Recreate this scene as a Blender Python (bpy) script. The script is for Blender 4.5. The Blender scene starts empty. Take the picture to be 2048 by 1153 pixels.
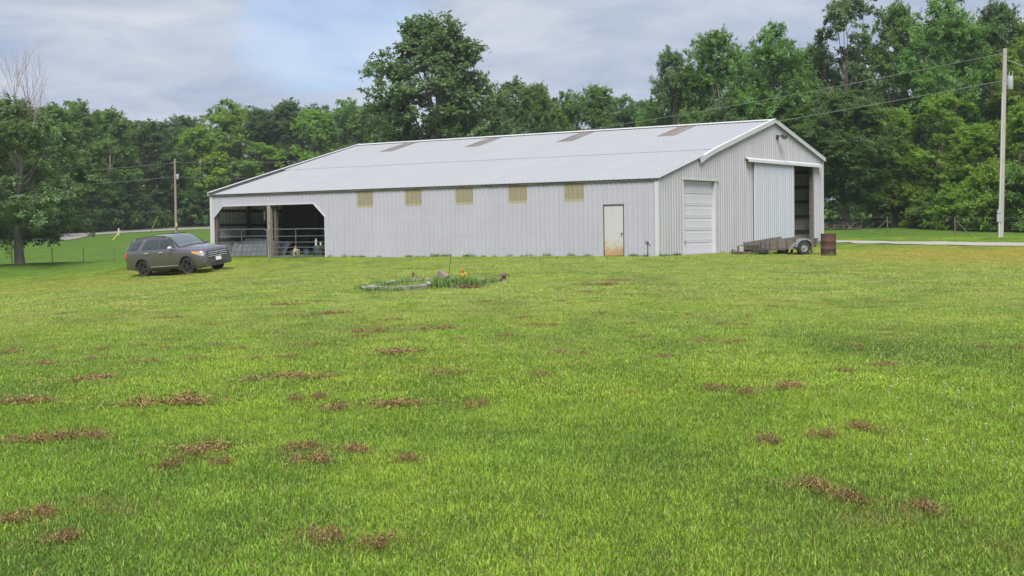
import bpy, bmesh, math, random
import numpy as np
from mathutils import Matrix, Vector
random.seed(7); RNG = np.random.default_rng(11)
sc = bpy.context.scene
COL = sc.collection
rad = math.radians

# ------------------------------------------------------------------ camera, sky, sun, exposure
CAM_Z = 1.6
PITCH, ROLL = 0.0399, 0.0143
cd = bpy.data.cameras.new('camera'); cam = bpy.data.objects.new('camera', cd); COL.objects.link(cam)
cd.sensor_width = 36.0; cd.lens = 2798.4 / 2048 * 36.0
cd.clip_start = 0.1; cd.clip_end = 6000
_R = Vector((1, 0, 0)); _U = Vector((0, math.sin(PITCH), math.cos(PITCH))); _F = Vector((0, math.cos(PITCH), -math.sin(PITCH)))
_r = _R * math.cos(ROLL) - _U * math.sin(ROLL); _u = _R * math.sin(ROLL) + _U * math.cos(ROLL)
cam.matrix_world = Matrix(((_r.x, _u.x, -_F.x, 0), (_r.y, _u.y, -_F.y, 0), (_r.z, _u.z, -_F.z, CAM_Z), (0, 0, 0, 1)))
cd.dof.use_dof = True; cd.dof.focus_distance = 46.0
cd.dof.aperture_fstop = (cd.lens / 1000) / 0.003
sc.camera = cam

SUN_EL, SUN_AZ = rad(54), rad(182)          # azimuth clockwise from +Y: behind and to the left of the camera
w = bpy.data.worlds.new('World'); sc.world = w; w.use_nodes = True
nt = w.node_tree; N = nt.nodes; L = nt.links; N.clear()
out = N.new('ShaderNodeOutputWorld'); bg = N.new('ShaderNodeBackground'); bg.inputs['Strength'].default_value = 0.1
L.new(bg.outputs[0], out.inputs[0])
sky = N.new('ShaderNodeTexSky'); sky.sky_type = 'NISHITA'; sky.sun_disc = False
sky.sun_elevation = SUN_EL; sky.sun_rotation = SUN_AZ; sky.altitude = 200
tc = N.new('ShaderNodeTexCoord')
def vm(op, a, b=None, s=None):
    n = N.new('ShaderNodeVectorMath'); n.operation = op
    for i, v in enumerate((a, b)):
        if v is None: continue
        if isinstance(v, (tuple, list)): n.inputs[i].default_value = v
        else: L.new(v, n.inputs[i])
    if s is not None: n.inputs['Scale'].default_value = s
    return n.outputs['Value'] if op in ('DOT_PRODUCT', 'LENGTH', 'DISTANCE') else n.outputs['Vector']
def mth(op, a, b=0.0, c=0.0, clamp=False):
    n = N.new('ShaderNodeMath'); n.operation = op; n.use_clamp = clamp
    for i, v in enumerate((a, b, c)):
        if isinstance(v, (int, float)): n.inputs[i].default_value = v
        else: L.new(v, n.inputs[i])
    return n.outputs[0]
def nz(vec, scale, detail, rough, dist=0.0):
    n = N.new('ShaderNodeTexNoise'); L.new(vec, n.inputs['Vector'])
    n.inputs['Scale'].default_value = scale; n.inputs['Detail'].default_value = detail
    n.inputs['Roughness'].default_value = rough; n.inputs['Distortion'].default_value = dist
    return n.outputs['Fac']
sx = N.new('ShaderNodeSeparateXYZ'); L.new(tc.outputs['Generated'], sx.inputs[0])
zz = mth('ADD', mth('MAXIMUM', sx.outputs['Z'], 0.0), 0.22)
cx = N.new('ShaderNodeCombineXYZ'); L.new(mth('DIVIDE', sx.outputs['X'], zz), cx.inputs[0]); L.new(mth('DIVIDE', sx.outputs['Y'], zz), cx.inputs[1])
big = nz(cx.outputs[0], 1.15, 6.0, 0.55, 0.4)
fine = nz(cx.outputs[0], 3.4, 8.0, 0.6, 0.6)
# a break in the cloud deck where the blue shows, ahead and a little left
hole = vm('DISTANCE', vm('MULTIPLY', tc.outputs['Generated'], (1.0, 1.0, 1.7)), (-0.125, 0.985, 0.235))
hole = mth('SUBTRACT', 1.0, mth('DIVIDE', hole, 0.085), clamp=True)
cover = mth('ADD', mth('MULTIPLY', hole, -1.25), mth('ADD', mth('MULTIPLY', mth('SUBTRACT', big, 0.5), 0.9), mth('ADD', mth('MULTIPLY', mth('SUBTRACT', fine, 0.5), 0.9), 1.12)))
cover = mth('MAXIMUM', mth('MINIMUM', cover, 1.0), 0.70)
ramp = N.new('ShaderNodeValToRGB'); L.new(mth('ADD', mth('MULTIPLY', big, 0.6), mth('MULTIPLY', fine, 0.4)), ramp.inputs[0])
ramp.color_ramp.elements[0].position = 0.41; ramp.color_ramp.elements[0].color = (0.405, 0.485, 0.655, 1)
ramp.color_ramp.elements[1].position = 0.60; ramp.color_ramp.elements[1].color = (0.700, 0.740, 0.825, 1)
cl = vm('SCALE', ramp.outputs[0], s=2.30)
mx = N.new('ShaderNodeMix'); mx.data_type = 'RGBA'
L.new(cover, mx.inputs['Factor']); L.new(vm('MULTIPLY', sky.outputs[0], (0.30, 0.37, 0.46)), mx.inputs[6]); L.new(cl, mx.inputs[7])
L.new(mx.outputs[2], bg.inputs['Color'])

sl = bpy.data.lights.new('sun', 'SUN'); sl.energy = 1.5; sl.angle = rad(32); sl.color = (1.0, 0.945, 0.86)
so = bpy.data.objects.new('sun', sl); COL.objects.link(so); so.location = (-20, -30, 60)
_d = Vector((math.sin(SUN_AZ) * math.cos(SUN_EL), math.cos(SUN_AZ) * math.cos(SUN_EL), math.sin(SUN_EL)))
so.rotation_euler = _d.to_track_quat('Z', 'Y').to_euler()

vs = sc.view_settings; vs.view_transform = 'Standard'; vs.look = 'None'; vs.gamma = 1; vs.use_curve_mapping = False
vs.exposure = 2.1
sc.cycles.use_denoising = True
sc.cycles.max_bounces = 8; sc.cycles.diffuse_bounces = 4; sc.cycles.transmission_bounces = 4; sc.cycles.transparent_max_bounces = 8
sc.cycles.use_adaptive_sampling = True; sc.cycles.adaptive_threshold = 0.01

# ------------------------------------------------------------------ helpers
def tag(o, label=None, cat=None, group=None, kind=None):
    if label: o['label'] = label
    if cat: o['category'] = cat
    if group: o['group'] = group
    if kind: o['kind'] = kind
    return o
def empty(name, loc, rot=(0, 0, 0), label=None, cat=None, group=None):
    o = bpy.data.objects.new(name, None); COL.objects.link(o); o.empty_display_size = 0.2
    o.location = loc; o.rotation_euler = rot
    return tag(o, label, cat, group)
class MB:
    def __init__(s): s.v = []; s.f = []
    def add(s, vs_, fs):
        b = len(s.v); s.v += [tuple(v) for v in vs_]; s.f += [tuple(i + b for i in f) for f in fs]; return s
    def box(s, c, d, m=None):
        x, y, z = (k / 2 for k in d); P = [Vector((a, b, e)) for a in (-x, x) for b in (-y, y) for e in (-z, z)]
        if m is not None: P = [m @ p for p in P]
        c = Vector(c)
        return s.add([p + c for p in P], [(0, 1, 3, 2), (4, 6, 7, 5), (0, 4, 5, 1), (2, 3, 7, 6), (0, 2, 6, 4), (1, 5, 7, 3)])
    def bar(s, a, b, wd, ht, up=(0, 0, 1)):      # rectangular bar from a to b
        a = Vector(a); b = Vector(b); t = (b - a).normalized(); r = t.cross(Vector(up))
        if r.length < 1e-4: r = t.cross(Vector((1, 0, 0)))
        r.normalize(); u = r.cross(t); r *= wd / 2; u *= ht / 2
        P = [a - r - u, a + r - u, a + r + u, a - r + u, b - r - u, b + r - u, b + r + u, b - r + u]
        return s.add(P, [(3, 2, 1, 0), (4, 5, 6, 7), (0, 1, 5, 4), (1, 2, 6, 5), (2, 3, 7, 6), (3, 0, 4, 7)])
    def tube(s, pts, rr, n=8, cap=True):
        pts = [Vector(p) for p in pts]; k = len(pts)
        if not isinstance(rr, (list, tuple)): rr = [rr] * k
        V = []; F = []; prev = None
        for i, p in enumerate(pts):
            t = (pts[min(i + 1, k - 1)] - pts[max(i - 1, 0)]).normalized()
            if prev is None:
                a = t.cross(Vector((0, 0, 1)))
                if a.length < 0.05: a = t.cross(Vector((1, 0, 0)))
            else: a = prev - t * prev.dot(t)
            a.normalize(); prev = a; b = t.cross(a)
            V += [p + (a * math.cos(2 * math.pi * j / n) + b * math.sin(2 * math.pi * j / n)) * rr[i] for j in range(n)]
        for i in range(k - 1):
            for j in range(n): F.append((i * n + j, i * n + (j + 1) % n, (i + 1) * n + (j + 1) % n, (i + 1) * n + j))
        if cap: F.append(tuple(range(n - 1, -1, -1))); F.append(tuple(range((k - 1) * n, k * n)))
        return s.add(V, F)
    def lathe(s, prof, n=24, m=None, c=(0, 0, 0), cap=True):  # prof: (r, z) about z
        V = []; F = []; k = len(prof)
        for r, z in prof: V += [Vector((r * math.cos(2 * math.pi * j / n), r * math.sin(2 * math.pi * j / n), z)) for j in range(n)]
        for i in range(k - 1):
            for j in range(n): F.append((i * n + j, i * n + (j + 1) % n, (i + 1) * n + (j + 1) % n, (i + 1) * n + j))
        if cap: F.append(tuple(range(n - 1, -1, -1))); F.append(tuple(range((k - 1) * n, k * n)))
        if m is not None: V = [m @ v for v in V]
        c = Vector(c); return s.add([v + c for v in V], F)
    def blob(s, c, r, n=10, m=None):
        V = []; F = []; k = n // 2 + 1
        for i in range(k + 1):
            th = math.pi * i / k
            for j in range(n): V.append(Vector((math.sin(th) * math.cos(2 * math.pi * j / n) * r[0], math.sin(th) * math.sin(2 * math.pi * j / n) * r[1], math.cos(th) * r[2])))
        for i in range(k):
            for j in range(n): F.append((i * n + j, (i + 1) * n + j, (i + 1) * n + (j + 1) % n, i * n + (j + 1) % n))
        if m is not None: V = [m @ v for v in V]
        c = Vector(c); return s.add([v + c for v in V], F)
    def prism(s, poly, a, b, axis='y'):     # polygon in a plane, extruded from a to b along axis
        def P(u, v, k): return {'y': (u, k, v), 'x': (k, u, v), 'z': (u, v, k)}[axis]
        n = len(poly)
        return s.add([P(u, v, a) for u, v in poly] + [P(u, v, b) for u, v in poly],
                     [tuple(range(n)), tuple(range(2 * n - 1, n - 1, -1))] + [(i, i + n, (i + 1) % n + n, (i + 1) % n) for i in range(n)])
    def mesh(s, name, mat, smooth=None):
        me = bpy.data.meshes.new(name); me.from_pydata(s.v, [], s.f); me.update()
        bm = bmesh.new(); bm.from_mesh(me)
        if smooth is not False: bmesh.ops.remove_doubles(bm, verts=bm.verts, dist=1e-5)
        bmesh.ops.recalc_face_normals(bm, faces=bm.faces); bm.to_mesh(me); bm.free()
        if mat: me.materials.append(mat)
        if smooth:
            me.polygons.foreach_set('use_smooth', [True] * len(me.polygons))
            try: me.set_sharp_from_angle(angle=rad(smooth))
            except Exception: pass
        return me
    def build(s, name, mat, parent=None, smooth=None, loc=None, rot=None):
        o = bpy.data.objects.new(name, s.mesh(name, mat, smooth)); COL.objects.link(o)
        if parent is not None: o.parent = parent
        if loc is not None: o.location = loc
        if rot is not None: o.rotation_euler = rot
        return o
def link(name, me, parent=None, loc=(0, 0, 0), rot=(0, 0, 0), scale=(1, 1, 1)):
    o = bpy.data.objects.new(name, me); COL.objects.link(o); o.parent = parent
    o.location = loc; o.rotation_euler = rot; o.scale = scale; return o

# ------------------------------------------------------------------ materials
class NT:
    def __init__(s, name):
        s.m = bpy.data.materials.new(name); s.m.use_nodes = True; s.n = s.m.node_tree.nodes; s.l = s.m.node_tree.links; s.n.clear()
        s.out = s.n.new('ShaderNodeOutputMaterial')
    def new(s, t): return s.n.new(t)
    def put(s, sock, v):
        if hasattr(v, 'links') or isinstance(v, bpy.types.NodeSocket): s.l.new(v, sock)
        else:
            if isinstance(v, (tuple, list)) and len(v) == 3 and sock.type == 'RGBA': v = (*v, 1)
            sock.default_value = v
    def noise(s, vec, scale, detail=4, rough=0.55, dist=0.0, col=False):
        n = s.new('ShaderNodeTexNoise')
        if vec is not None: s.l.new(vec, n.inputs['Vector'])
        n.inputs['Scale'].default_value = scale; n.inputs['Detail'].default_value = detail; n.inputs['Roughness'].default_value = rough; n.inputs['Distortion'].default_value = dist
        return n.outputs['Color' if col else 'Fac']
    def math(s, op, a, b=0.0, clamp=False):
        n = s.new('ShaderNodeMath'); n.operation = op; n.use_clamp = clamp; s.put(n.inputs[0], a); s.put(n.inputs[1], b); return n.outputs[0]
    def mix(s, f, a, b, mode='MIX'):
        n = s.new('ShaderNodeMix'); n.data_type = 'RGBA'; n.blend_type = mode; n.clamp_factor = True
        s.put(n.inputs['Factor'], f); s.put(n.inputs[6], a); s.put(n.inputs[7], b); return n.outputs[2]
    def ramp(s, v, stops, interp='LINEAR'):
        n = s.new('ShaderNodeValToRGB'); s.l.new(v, n.inputs[0]); cr = n.color_ramp; cr.interpolation = interp
        while len(cr.elements) < len(stops): cr.elements.new(0.5)
        for e, (p, c) in zip(cr.elements, stops): e.position = p; e.color = (*c, 1) if len(c) == 3 else c
        return n.outputs[0]
    def step(s, v, a, b):                    # 0..1 between a and b
        n = s.new('ShaderNodeMapRange'); n.clamp = True; s.put(n.inputs[0], v); n.inputs[1].default_value = a; n.inputs[2].default_value = b; return n.outputs[0]
    def scale(s, vec, k):
        n = s.new('ShaderNodeVectorMath'); n.operation = 'MULTIPLY'; s.l.new(vec, n.inputs[0]); n.inputs[1].default_value = k; return n.outputs[0]
    def sep(s, vec):
        n = s.new('ShaderNodeSeparateXYZ'); s.l.new(vec, n.inputs[0]); return n.outputs
    @property
    def pos(s): return s.new('ShaderNodeNewGeometry').outputs['Position']
    @property
    def obj(s): return s.new('ShaderNodeTexCoord').outputs['Object']
    @property
    def island(s): return s.new('ShaderNodeNewGeometry').outputs['Random Per Island']
    @property
    def rnd(s): return s.new('ShaderNodeObjectInfo').outputs['Random']
    def bump(s, h, strength=0.3, dist=0.01):
        n = s.new('ShaderNodeBump'); s.put(n.inputs['Strength'], strength); n.inputs['Distance'].default_value = dist; s.l.new(h, n.inputs['Height']); return n.outputs[0]
    def pbr(s, col, rough=0.6, metal=0.0, normal=None, **kw):
        n = s.new('ShaderNodeBsdfPrincipled'); s.put(n.inputs['Base Color'], col); s.put(n.inputs['Roughness'], rough); s.put(n.inputs['Metallic'], metal)
        if normal is not None: s.l.new(normal, n.inputs['Normal'])
        for k, v in kw.items(): s.put(n.inputs[k.replace('_', ' ')], v)
        s.l.new(n.outputs[0], s.out.inputs[0]); s.b = n; return s.m
def simple(name, col, rough=0.6, metal=0.0, var=0.12, scale=3.0, bump=0.0, bscale=30.0, **kw):
    t = NT(name); f = t.noise(t.obj, scale, 5, 0.6)
    c = t.mix(t.ramp(f, [(0.3, (0, 0, 0)), (0.7, (1, 1, 1))]), tuple(k * (1 - var) for k in col), tuple(min(1, k * (1 + var)) for k in col))
    nrm = t.bump(t.noise(t.obj, bscale, 4, 0.6), bump, 0.01) if bump else None
    return t.pbr(c, rough, metal, nrm, **kw)
M = {}
def sheet_mat(name, col, rough, stain=0.12, screws=None, axis='wall'):
    t = NT(name); p = t.obj; xyz = t.sep(p)
    streak = t.noise(t.scale(p, (5.0, 5.0, 0.35)), 1.0, 5, 0.65)
    blot = t.noise(p, 0.9, 4, 0.6)
    c = t.mix(t.step(streak, 0.5, 0.85), col, tuple(k * (1 - stain * 1.3) for k in col))
    c = t.mix(t.step(blot, 0.45, 0.8), c, tuple(k * g for k, g in zip(col, (1 - stain * 0.7, 1 - stain * 0.75, 1 - stain))))
    c = t.mix(t.math('MULTIPLY', t.rnd, 0.11), c, tuple(k * 0.70 for k in col))
    if screws:                               # rows of screw heads beside the ribs, small rusting heads
        u = xyz[screws[0]]; v = xyz[screws[1]]
        du = t.math('ABSOLUTE', t.math('SUBTRACT', t.math('MODULO', t.math('ADD', u, 100 * 0.2286 + screws[2]), 0.2286), 0.1143))
        dv = t.math('ABSOLUTE', t.math('SUBTRACT', t.math('MODULO', t.math('ADD', v, 20 * screws[3] + screws[4]), screws[3]), screws[3] / 2))
        dot = t.math('MULTIPLY', t.math('LESS_THAN', du, 0.018), t.math('LESS_THAN', dv, 0.016))
        c = t.mix(t.math('MULTIPLY', dot, 0.5), c, (0.16, 0.13, 0.11))
    M[name] = t.pbr(c, rough, 0.0, None, Specular_IOR_Level=0.35)
sheet_mat('wall_steel', (0.370, 0.370, 0.432), 0.5, 0.10, (0, 2, 0.0, 0.6, 0.02))
sheet_mat('gable_steel', (0.402, 0.402, 0.445), 0.5, 0.11, (1, 2, 0.0, 0.6, 0.02))
sheet_mat('roof_steel', (0.290, 0.303, 0.330), 0.42, 0.07, (0, 1, 0.03, 0.75, 0.0))
sheet_mat('door_steel', (0.405, 0.432, 0.505), 0.5, 0.04)
sheet_mat('overhead', (0.555, 0.555, 0.62), 0.5, 0.06)
sheet_mat('trim_white', (0.46, 0.475, 0.505), 0.45, 0.05)
M['interior_steel'] = simple('interior_steel', (0.46, 0.46, 0.485), 0.5, 0.0, 0.15, 1.2)
def fiberglass():
    t = NT('window_fiberglass'); p = t.obj; xyz = t.sep(p)
    c = t.mix(t.step(t.noise(t.scale(p, (9, 9, 2)), 1.0, 5, 0.7), 0.35, 0.7), (0.25, 0.222, 0.152), (0.20, 0.176, 0.112))
    c = t.mix(t.step(t.noise(p, 30, 3, 0.6), 0.5, 0.75), c, (0.285, 0.26, 0.187))
    c = t.mix(t.step(xyz[2], 2.36, 2.30), c, (0.31, 0.285, 0.195))
    return t.pbr(c, 0.55)
M['fiberglass'] = fiberglass()
def skylight():
    t = NT('skylight_fiberglass'); p = t.obj
    c = t.mix(t.step(t.noise(t.scale(p, (6, 0.6, 1)), 1.0, 6, 0.7), 0.35, 0.68), (0.185, 0.165, 0.16), (0.085, 0.075, 0.075))
    return t.pbr(c, 0.7)
M['skylight'] = skylight()
def rusty_door():
    t = NT('rusting_door_paint'); p = t.obj; z = t.sep(p)[2]
    n = t.noise(t.scale(p, (7, 7, 3)), 1.0, 7, 0.72, 0.6); n2 = t.noise(t.scale(p, (22, 22, 9)), 1.0, 4, 0.7)
    edge = t.math('ADD', t.math('MULTIPLY', t.math('SUBTRACT', 0.66, z), 0.62), t.math('SUBTRACT', n, 0.45))
    c = t.mix(t.step(t.noise(t.scale(p, (6, 6, 2)), 1.0, 4), 0.55, 0.8), (0.42, 0.42, 0.43), (0.36, 0.36, 0.36))
    c = t.mix(t.math('MULTIPLY', t.step(edge, -0.05, 0.35), 0.55), c, (0.42, 0.31, 0.17))
    c = t.mix(t.math('MULTIPLY', t.step(t.math('MULTIPLY', edge, t.math('MULTIPLY', n2, 2)), 0.18, 0.32), 0.85), c, (0.36, 0.20, 0.085))
    return t.pbr(c, 0.6)
M['rusty_door'] = rusty_door()
def wood(name, col, sc_=(1, 1, 14), var=0.4):
    t = NT(name); p = t.obj
    g = t.noise(t.scale(p, sc_), 2.2, 6, 0.65, 0.4); b = t.noise(p, 2.0, 4, 0.6)
    c = t.mix(t.step(g, 0.3, 0.7), tuple(k * (1 - var) for k in col), tuple(k * (1 + var * 0.6) for k in col))
    c = t.mix(t.math('MULTIPLY', t.step(b, 0.5, 0.75), 0.5), c, tuple(k * 0.55 for k in col))
    M[name] = t.pbr(c, 0.85, 0, t.bump(g, 0.4, 0.01))
wood('post_wood', (0.24, 0.22, 0.185), (9, 9, 0.7)); wood('dark_wood', (0.10, 0.085, 0.075), (1, 9, 9)); wood('board_wood', (0.125, 0.112, 0.102), (0.8, 8, 11), 0.55)
wood('pole_wood', (0.33, 0.32, 0.295), (9, 9, 0.25), 0.25)
wood('pole_wood_brown', (0.25, 0.205, 0.16), (9, 9, 0.25), 0.3)
wood('fence_wood', (0.12, 0.10, 0.08), (9, 9, 0.7))
def rust(name, a, b, scale=5.0, rough=0.8):
    t = NT(name); p = t.obj; n = t.noise(p, scale, 7, 0.7, 0.5); st = t.noise(t.scale(p, (8, 8, 0.8)), 1.0, 4, 0.6)
    c = t.mix(t.step(n, 0.35, 0.7), a, b); c = t.mix(t.math('MULTIPLY', t.step(st, 0.45, 0.8), 0.45), c, tuple(k * 0.55 for k in a))
    M[name] = t.pbr(c, rough, 0, t.bump(n, 0.25, 0.01))
rust('drum_rust', (0.082, 0.034, 0.029), (0.054, 0.022, 0.020)); rust('orange_rust', (0.20, 0.075, 0.032), (0.11, 0.042, 0.022), 4.0); rust('frame_rust', (0.075, 0.055, 0.05), (0.13, 0.075, 0.055), 9.0)
M['rubber'] = simple('rubber', (0.022, 0.022, 0.023), 0.75, 0, 0.25, 8.0, 0.2, 60)
M['gate_green'] = simple('gate_paint', (0.10, 0.125, 0.13), 0.45, 0.2, 0.2, 4.0)
M['black_plastic'] = simple('black_plastic', (0.03, 0.03, 0.032), 0.55, 0, 0.15, 6.0)
M['grey_steel'] = simple('grey_steel', (0.30, 0.31, 0.32), 0.42, 0.5, 0.2, 6.0)
M['fender_steel'] = simple('fender_steel', (0.25, 0.25, 0.27), 0.5, 0.4, 0.25, 7.0)
M['chrome'] = simple('chrome', (0.75, 0.76, 0.78), 0.3, 1.0, 0.03)
M['silver'] = simple('silver_trim', (0.42, 0.42, 0.43), 0.35, 0.15, 0.05)
M['sheet_scrap'] = simple('scrap_sheet_steel', (0.15, 0.16, 0.175), 0.5, 0.3, 0.2, 2.0)
M['concrete'] = simple('concrete', (0.26, 0.245, 0.21), 0.9, 0, 0.3, 6.0, 0.5, 40)
M['stone'] = simple('stone', (0.21, 0.175, 0.15), 0.9, 0, 0.22, 7.0, 0.5, 30)
M['white_plastic'] = simple('white_plastic', (0.44, 0.45, 0.44), 0.5, 0, 0.05)
M['cream_plastic'] = simple('cream_plastic', (0.45, 0.37, 0.21), 0.5, 0, 0.08)
M['blue_plastic'] = simple('blue_plastic', (0.05, 0.08, 0.13), 0.5, 0, 0.12)
M['green_plastic'] = simple('green_plastic', (0.03, 0.05, 0.045), 0.5, 0, 0.12)
M['red_paint'] = simple('red_paint', (0.42, 0.03, 0.035), 0.4, 0, 0.12)
M['yellow_paint'] = simple('yellow_paint', (0.36, 0.26, 0.04), 0.5, 0, 0.12)
M['yellow_guard'] = simple('yellow_guard', (0.38, 0.36, 0.04), 0.55, 0, 0.1)
M['orange_paint'] = simple('orange_paint', (0.36, 0.16, 0.025), 0.5, 0, 0.12)
M['lamp_glass'] = simple('lamp_glass', (0.70, 0.72, 0.74), 0.2, 0, 0.05)
M['wire'] = simple('wire_metal', (0.19, 0.20, 0.20), 0.6, 0.0, 0.1)
M['transformer'] = simple('transformer_paint', (0.29, 0.31, 0.32), 0.5, 0, 0.08)
M['dirt'] = simple('dirt', (0.13, 0.105, 0.08), 0.95, 0, 0.3, 2.0, 0.6, 12)
def bark(name, a, b):
    t = NT(name); p = t.obj; n = t.noise(t.scale(p, (5, 5, 0.9)), 2.0, 6, 0.65, 0.6)
    M[name] = t.pbr(t.mix(t.step(n, 0.35, 0.65), a, b), 0.9, 0, t.bump(n, 0.7, 0.03))
bark('bark', (0.085, 0.068, 0.055), (0.17, 0.14, 0.115)); bark('bark_grey', (0.10, 0.088, 0.08), (0.19, 0.17, 0.155)); bark('bark_dead', (0.20, 0.165, 0.155), (0.29, 0.25, 0.235))
def leaf(name, a, b, c=None, trans=0.42, nscale=0.45):
    t = NT(name); p = t.pos
    f = t.math('ADD', t.math('MULTIPLY', t.step(t.noise(p, nscale, 3, 0.6), 0.3, 0.7), 0.55), t.math('MULTIPLY', t.island, 0.45))
    col = t.ramp(f, [(0.1, a), (0.9, b)] if c is None else [(0.1, a), (0.6, b), (0.97, c)])
    hsv = t.new('ShaderNodeHueSaturation'); t.put(hsv.inputs['Color'], col)
    t.put(hsv.inputs['Value'], t.math('ADD', t.math('MULTIPLY', t.rnd, 0.35), 0.82)); t.put(hsv.inputs['Hue'], t.math('ADD', t.math('MULTIPLY', t.rnd, 0.03), 0.485))
    pb = t.new('ShaderNodeBsdfPrincipled'); t.put(pb.inputs['Base Color'], hsv.outputs[0]); pb.inputs['Roughness'].default_value = 0.55; pb.inputs['Specular IOR Level'].default_value = 0.4
    tr = t.new('ShaderNodeBsdfTranslucent'); t.put(tr.inputs['Color'], t.mix(0.5, hsv.outputs[0], (b[0] * 1.3, b[1] * 1.25, b[2] * 0.6)))
    ms = t.new('ShaderNodeMixShader'); ms.inputs[0].default_value = trans
    t.l.new(pb.outputs[0], ms.inputs[1]); t.l.new(tr.outputs[0], ms.inputs[2]); t.l.new(ms.outputs[0], t.out.inputs[0])
    M[name] = t.m
leaf('leaf_dark', (0.062, 0.125, 0.044), (0.130, 0.225, 0.078))
leaf('leaf_mid', (0.084, 0.172, 0.044), (0.175, 0.305, 0.080))
leaf('leaf_light', (0.125, 0.230, 0.038), (0.250, 0.400, 0.070))
leaf('leaf_yellow', (0.20, 0.31, 0.03), (0.38, 0.50, 0.05))
leaf('leaf_grey', (0.085, 0.155, 0.066), (0.160, 0.255, 0.115), (0.25, 0.335, 0.19))
leaf('leaf_near', (0.088, 0.155, 0.066), (0.160, 0.255, 0.110), (0.23, 0.32, 0.17))

# ------------------------------------------------------------------ terrain
GP = np.array([(0, 0, 0), (-6, 8, 0.02), (6, 8, 0.06), (0, 20, 0.2), (-10, 30, 0.14), (10, 30, 0.30), (0, 40, 0.41), (5.8, 55, 0.56), (-4, 61, 0.57), (-14.6, 68.5, 0.55),
    (10.6, 62.3, 0.62), (15.5, 69.6, 0.86), (-16.5, 63.2, -0.22), (-14.05, 61.7, -0.06), (-12.6, 61.0, 0.1), (12.25, 54, 0.50), (12.1, 58, 0.50), (9.3, 57, 0.55),
    (26.2, 75, 0.93), (-41.2, 172, 2.11), (-30.2, 86, 0.09), (-27.8, 95, -0.08), (-31.7, 95, -0.09), (-45.6, 125, 1.35), (-48.7, 160, 1.94), (-46.4, 180, 2.38), (-40.9, 190, 2.68),
    (16.7, 70, 0.86), (23.1, 63, 0.68), (23.8, 100, 1.5), (28.1, 95, 1.29), (31.1, 85, 1.0), (-22.7, 62, -0.63), (-31.1, 83, -0.30), (-23.5, 80, -0.22), (28.1, 108, 1.65), (-41.4, 150, 1.3),
    (-15, 85, 0.75), (0, 80, 0.8), (0, 110, 1.6), (-15, 125, 1.7), (5, 150, 2.4), (-20, 190, 3.0), (-60, 205, 3.4), (-20, 205, 3.4), (40, 130, 2.0), (60, 90, 1.6), (45, 60, 0.9), (35, 30, 0.6),
    (-35, 40, -0.6), (-50, 70, -0.6), (-70, 110, 0.8), (-90, 160, 2.0), (0, -20, -0.2), (-40, -20, -0.5), (40, -20, 0.2), (0, 260, 6), (-120, 240, 5.5), (90, 220, 5), (120, 80, 3), (-120, 60, 0.5), (20, 17, 0.3), (-14, 17, -0.02)], float)
def _tps():
    n = len(GP); d = np.hypot(GP[:, None, 0] - GP[None, :, 0], GP[:, None, 1] - GP[None, :, 1]) / 50
    K = np.where(d > 0, d * d * np.log(np.maximum(d, 1e-9)), 0) + np.eye(n) * 0.0015
    P = np.c_[np.ones(n), GP[:, :2] / 50]; A = np.block([[K, P], [P.T, np.zeros((3, 3))]])
    return np.linalg.solve(A, np.r_[GP[:, 2], 0, 0, 0])
_W = _tps()
def HT(x, y):
    x = np.atleast_1d(np.asarray(x, float)); y = np.atleast_1d(np.asarray(y, float))
    xc = np.clip(x, -130, 130); yc = np.clip(y, -30, 270)
    d = np.hypot(xc[:, None] - GP[None, :, 0], yc[:, None] - GP[None, :, 1]) / 50
    K = np.where(d > 0, d * d * np.log(np.maximum(d, 1e-9)), 0)
    z = K @ _W[:-3] + _W[-3] + _W[-2] * xc / 50 + _W[-1] * yc / 50
    return z + 0.018 * np.sin(x * 0.9 + 0.6 * np.sin(y * 0.4)) * np.sin(y * 0.55 + 1.3)
def h(x, y): return float(HT(x, y)[0])

# ------------------------------------------------------------------ ground, road, driveway
def grass_nodes(t):                         # colour fields shared by the soil sheet and the blades
    p = t.pos
    return t.noise(t.scale(p, (0.5, 0.22, 0.3)), 1.0, 4, 0.6, 0.5), t.noise(p, 0.9, 5, 0.65), t.noise(p, 0.11, 3, 0.5), t.sep(p)
def dry_field(t, xyz, n):                   # worn yellowish turf by the drive and on the left crest
    a = t.math('MULTIPLY', t.math('MULTIPLY', t.step(xyz[1], 36, 46), t.step(xyz[1], 66, 58)), t.step(xyz[0], 9, 17))
    b = t.math('MULTIPLY', t.math('MULTIPLY', t.step(xyz[1], 44, 56), t.step(xyz[1], 72, 64)), t.step(xyz[0], -7, -13))
    m = t.math('MAXIMUM', a, t.math('MULTIPLY', b, 0.4))
    return t.math('MULTIPLY', m, t.step(n, 0.28, 0.55))
def pale_turf(t, xyz, n):                     # paler mix across the middle of the lawn
    return t.math('MULTIPLY', t.math('MULTIPLY', t.step(xyz[1], 13, 26), t.step(xyz[1], 70, 56)), t.step(n, 0.3, 0.6))
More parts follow.
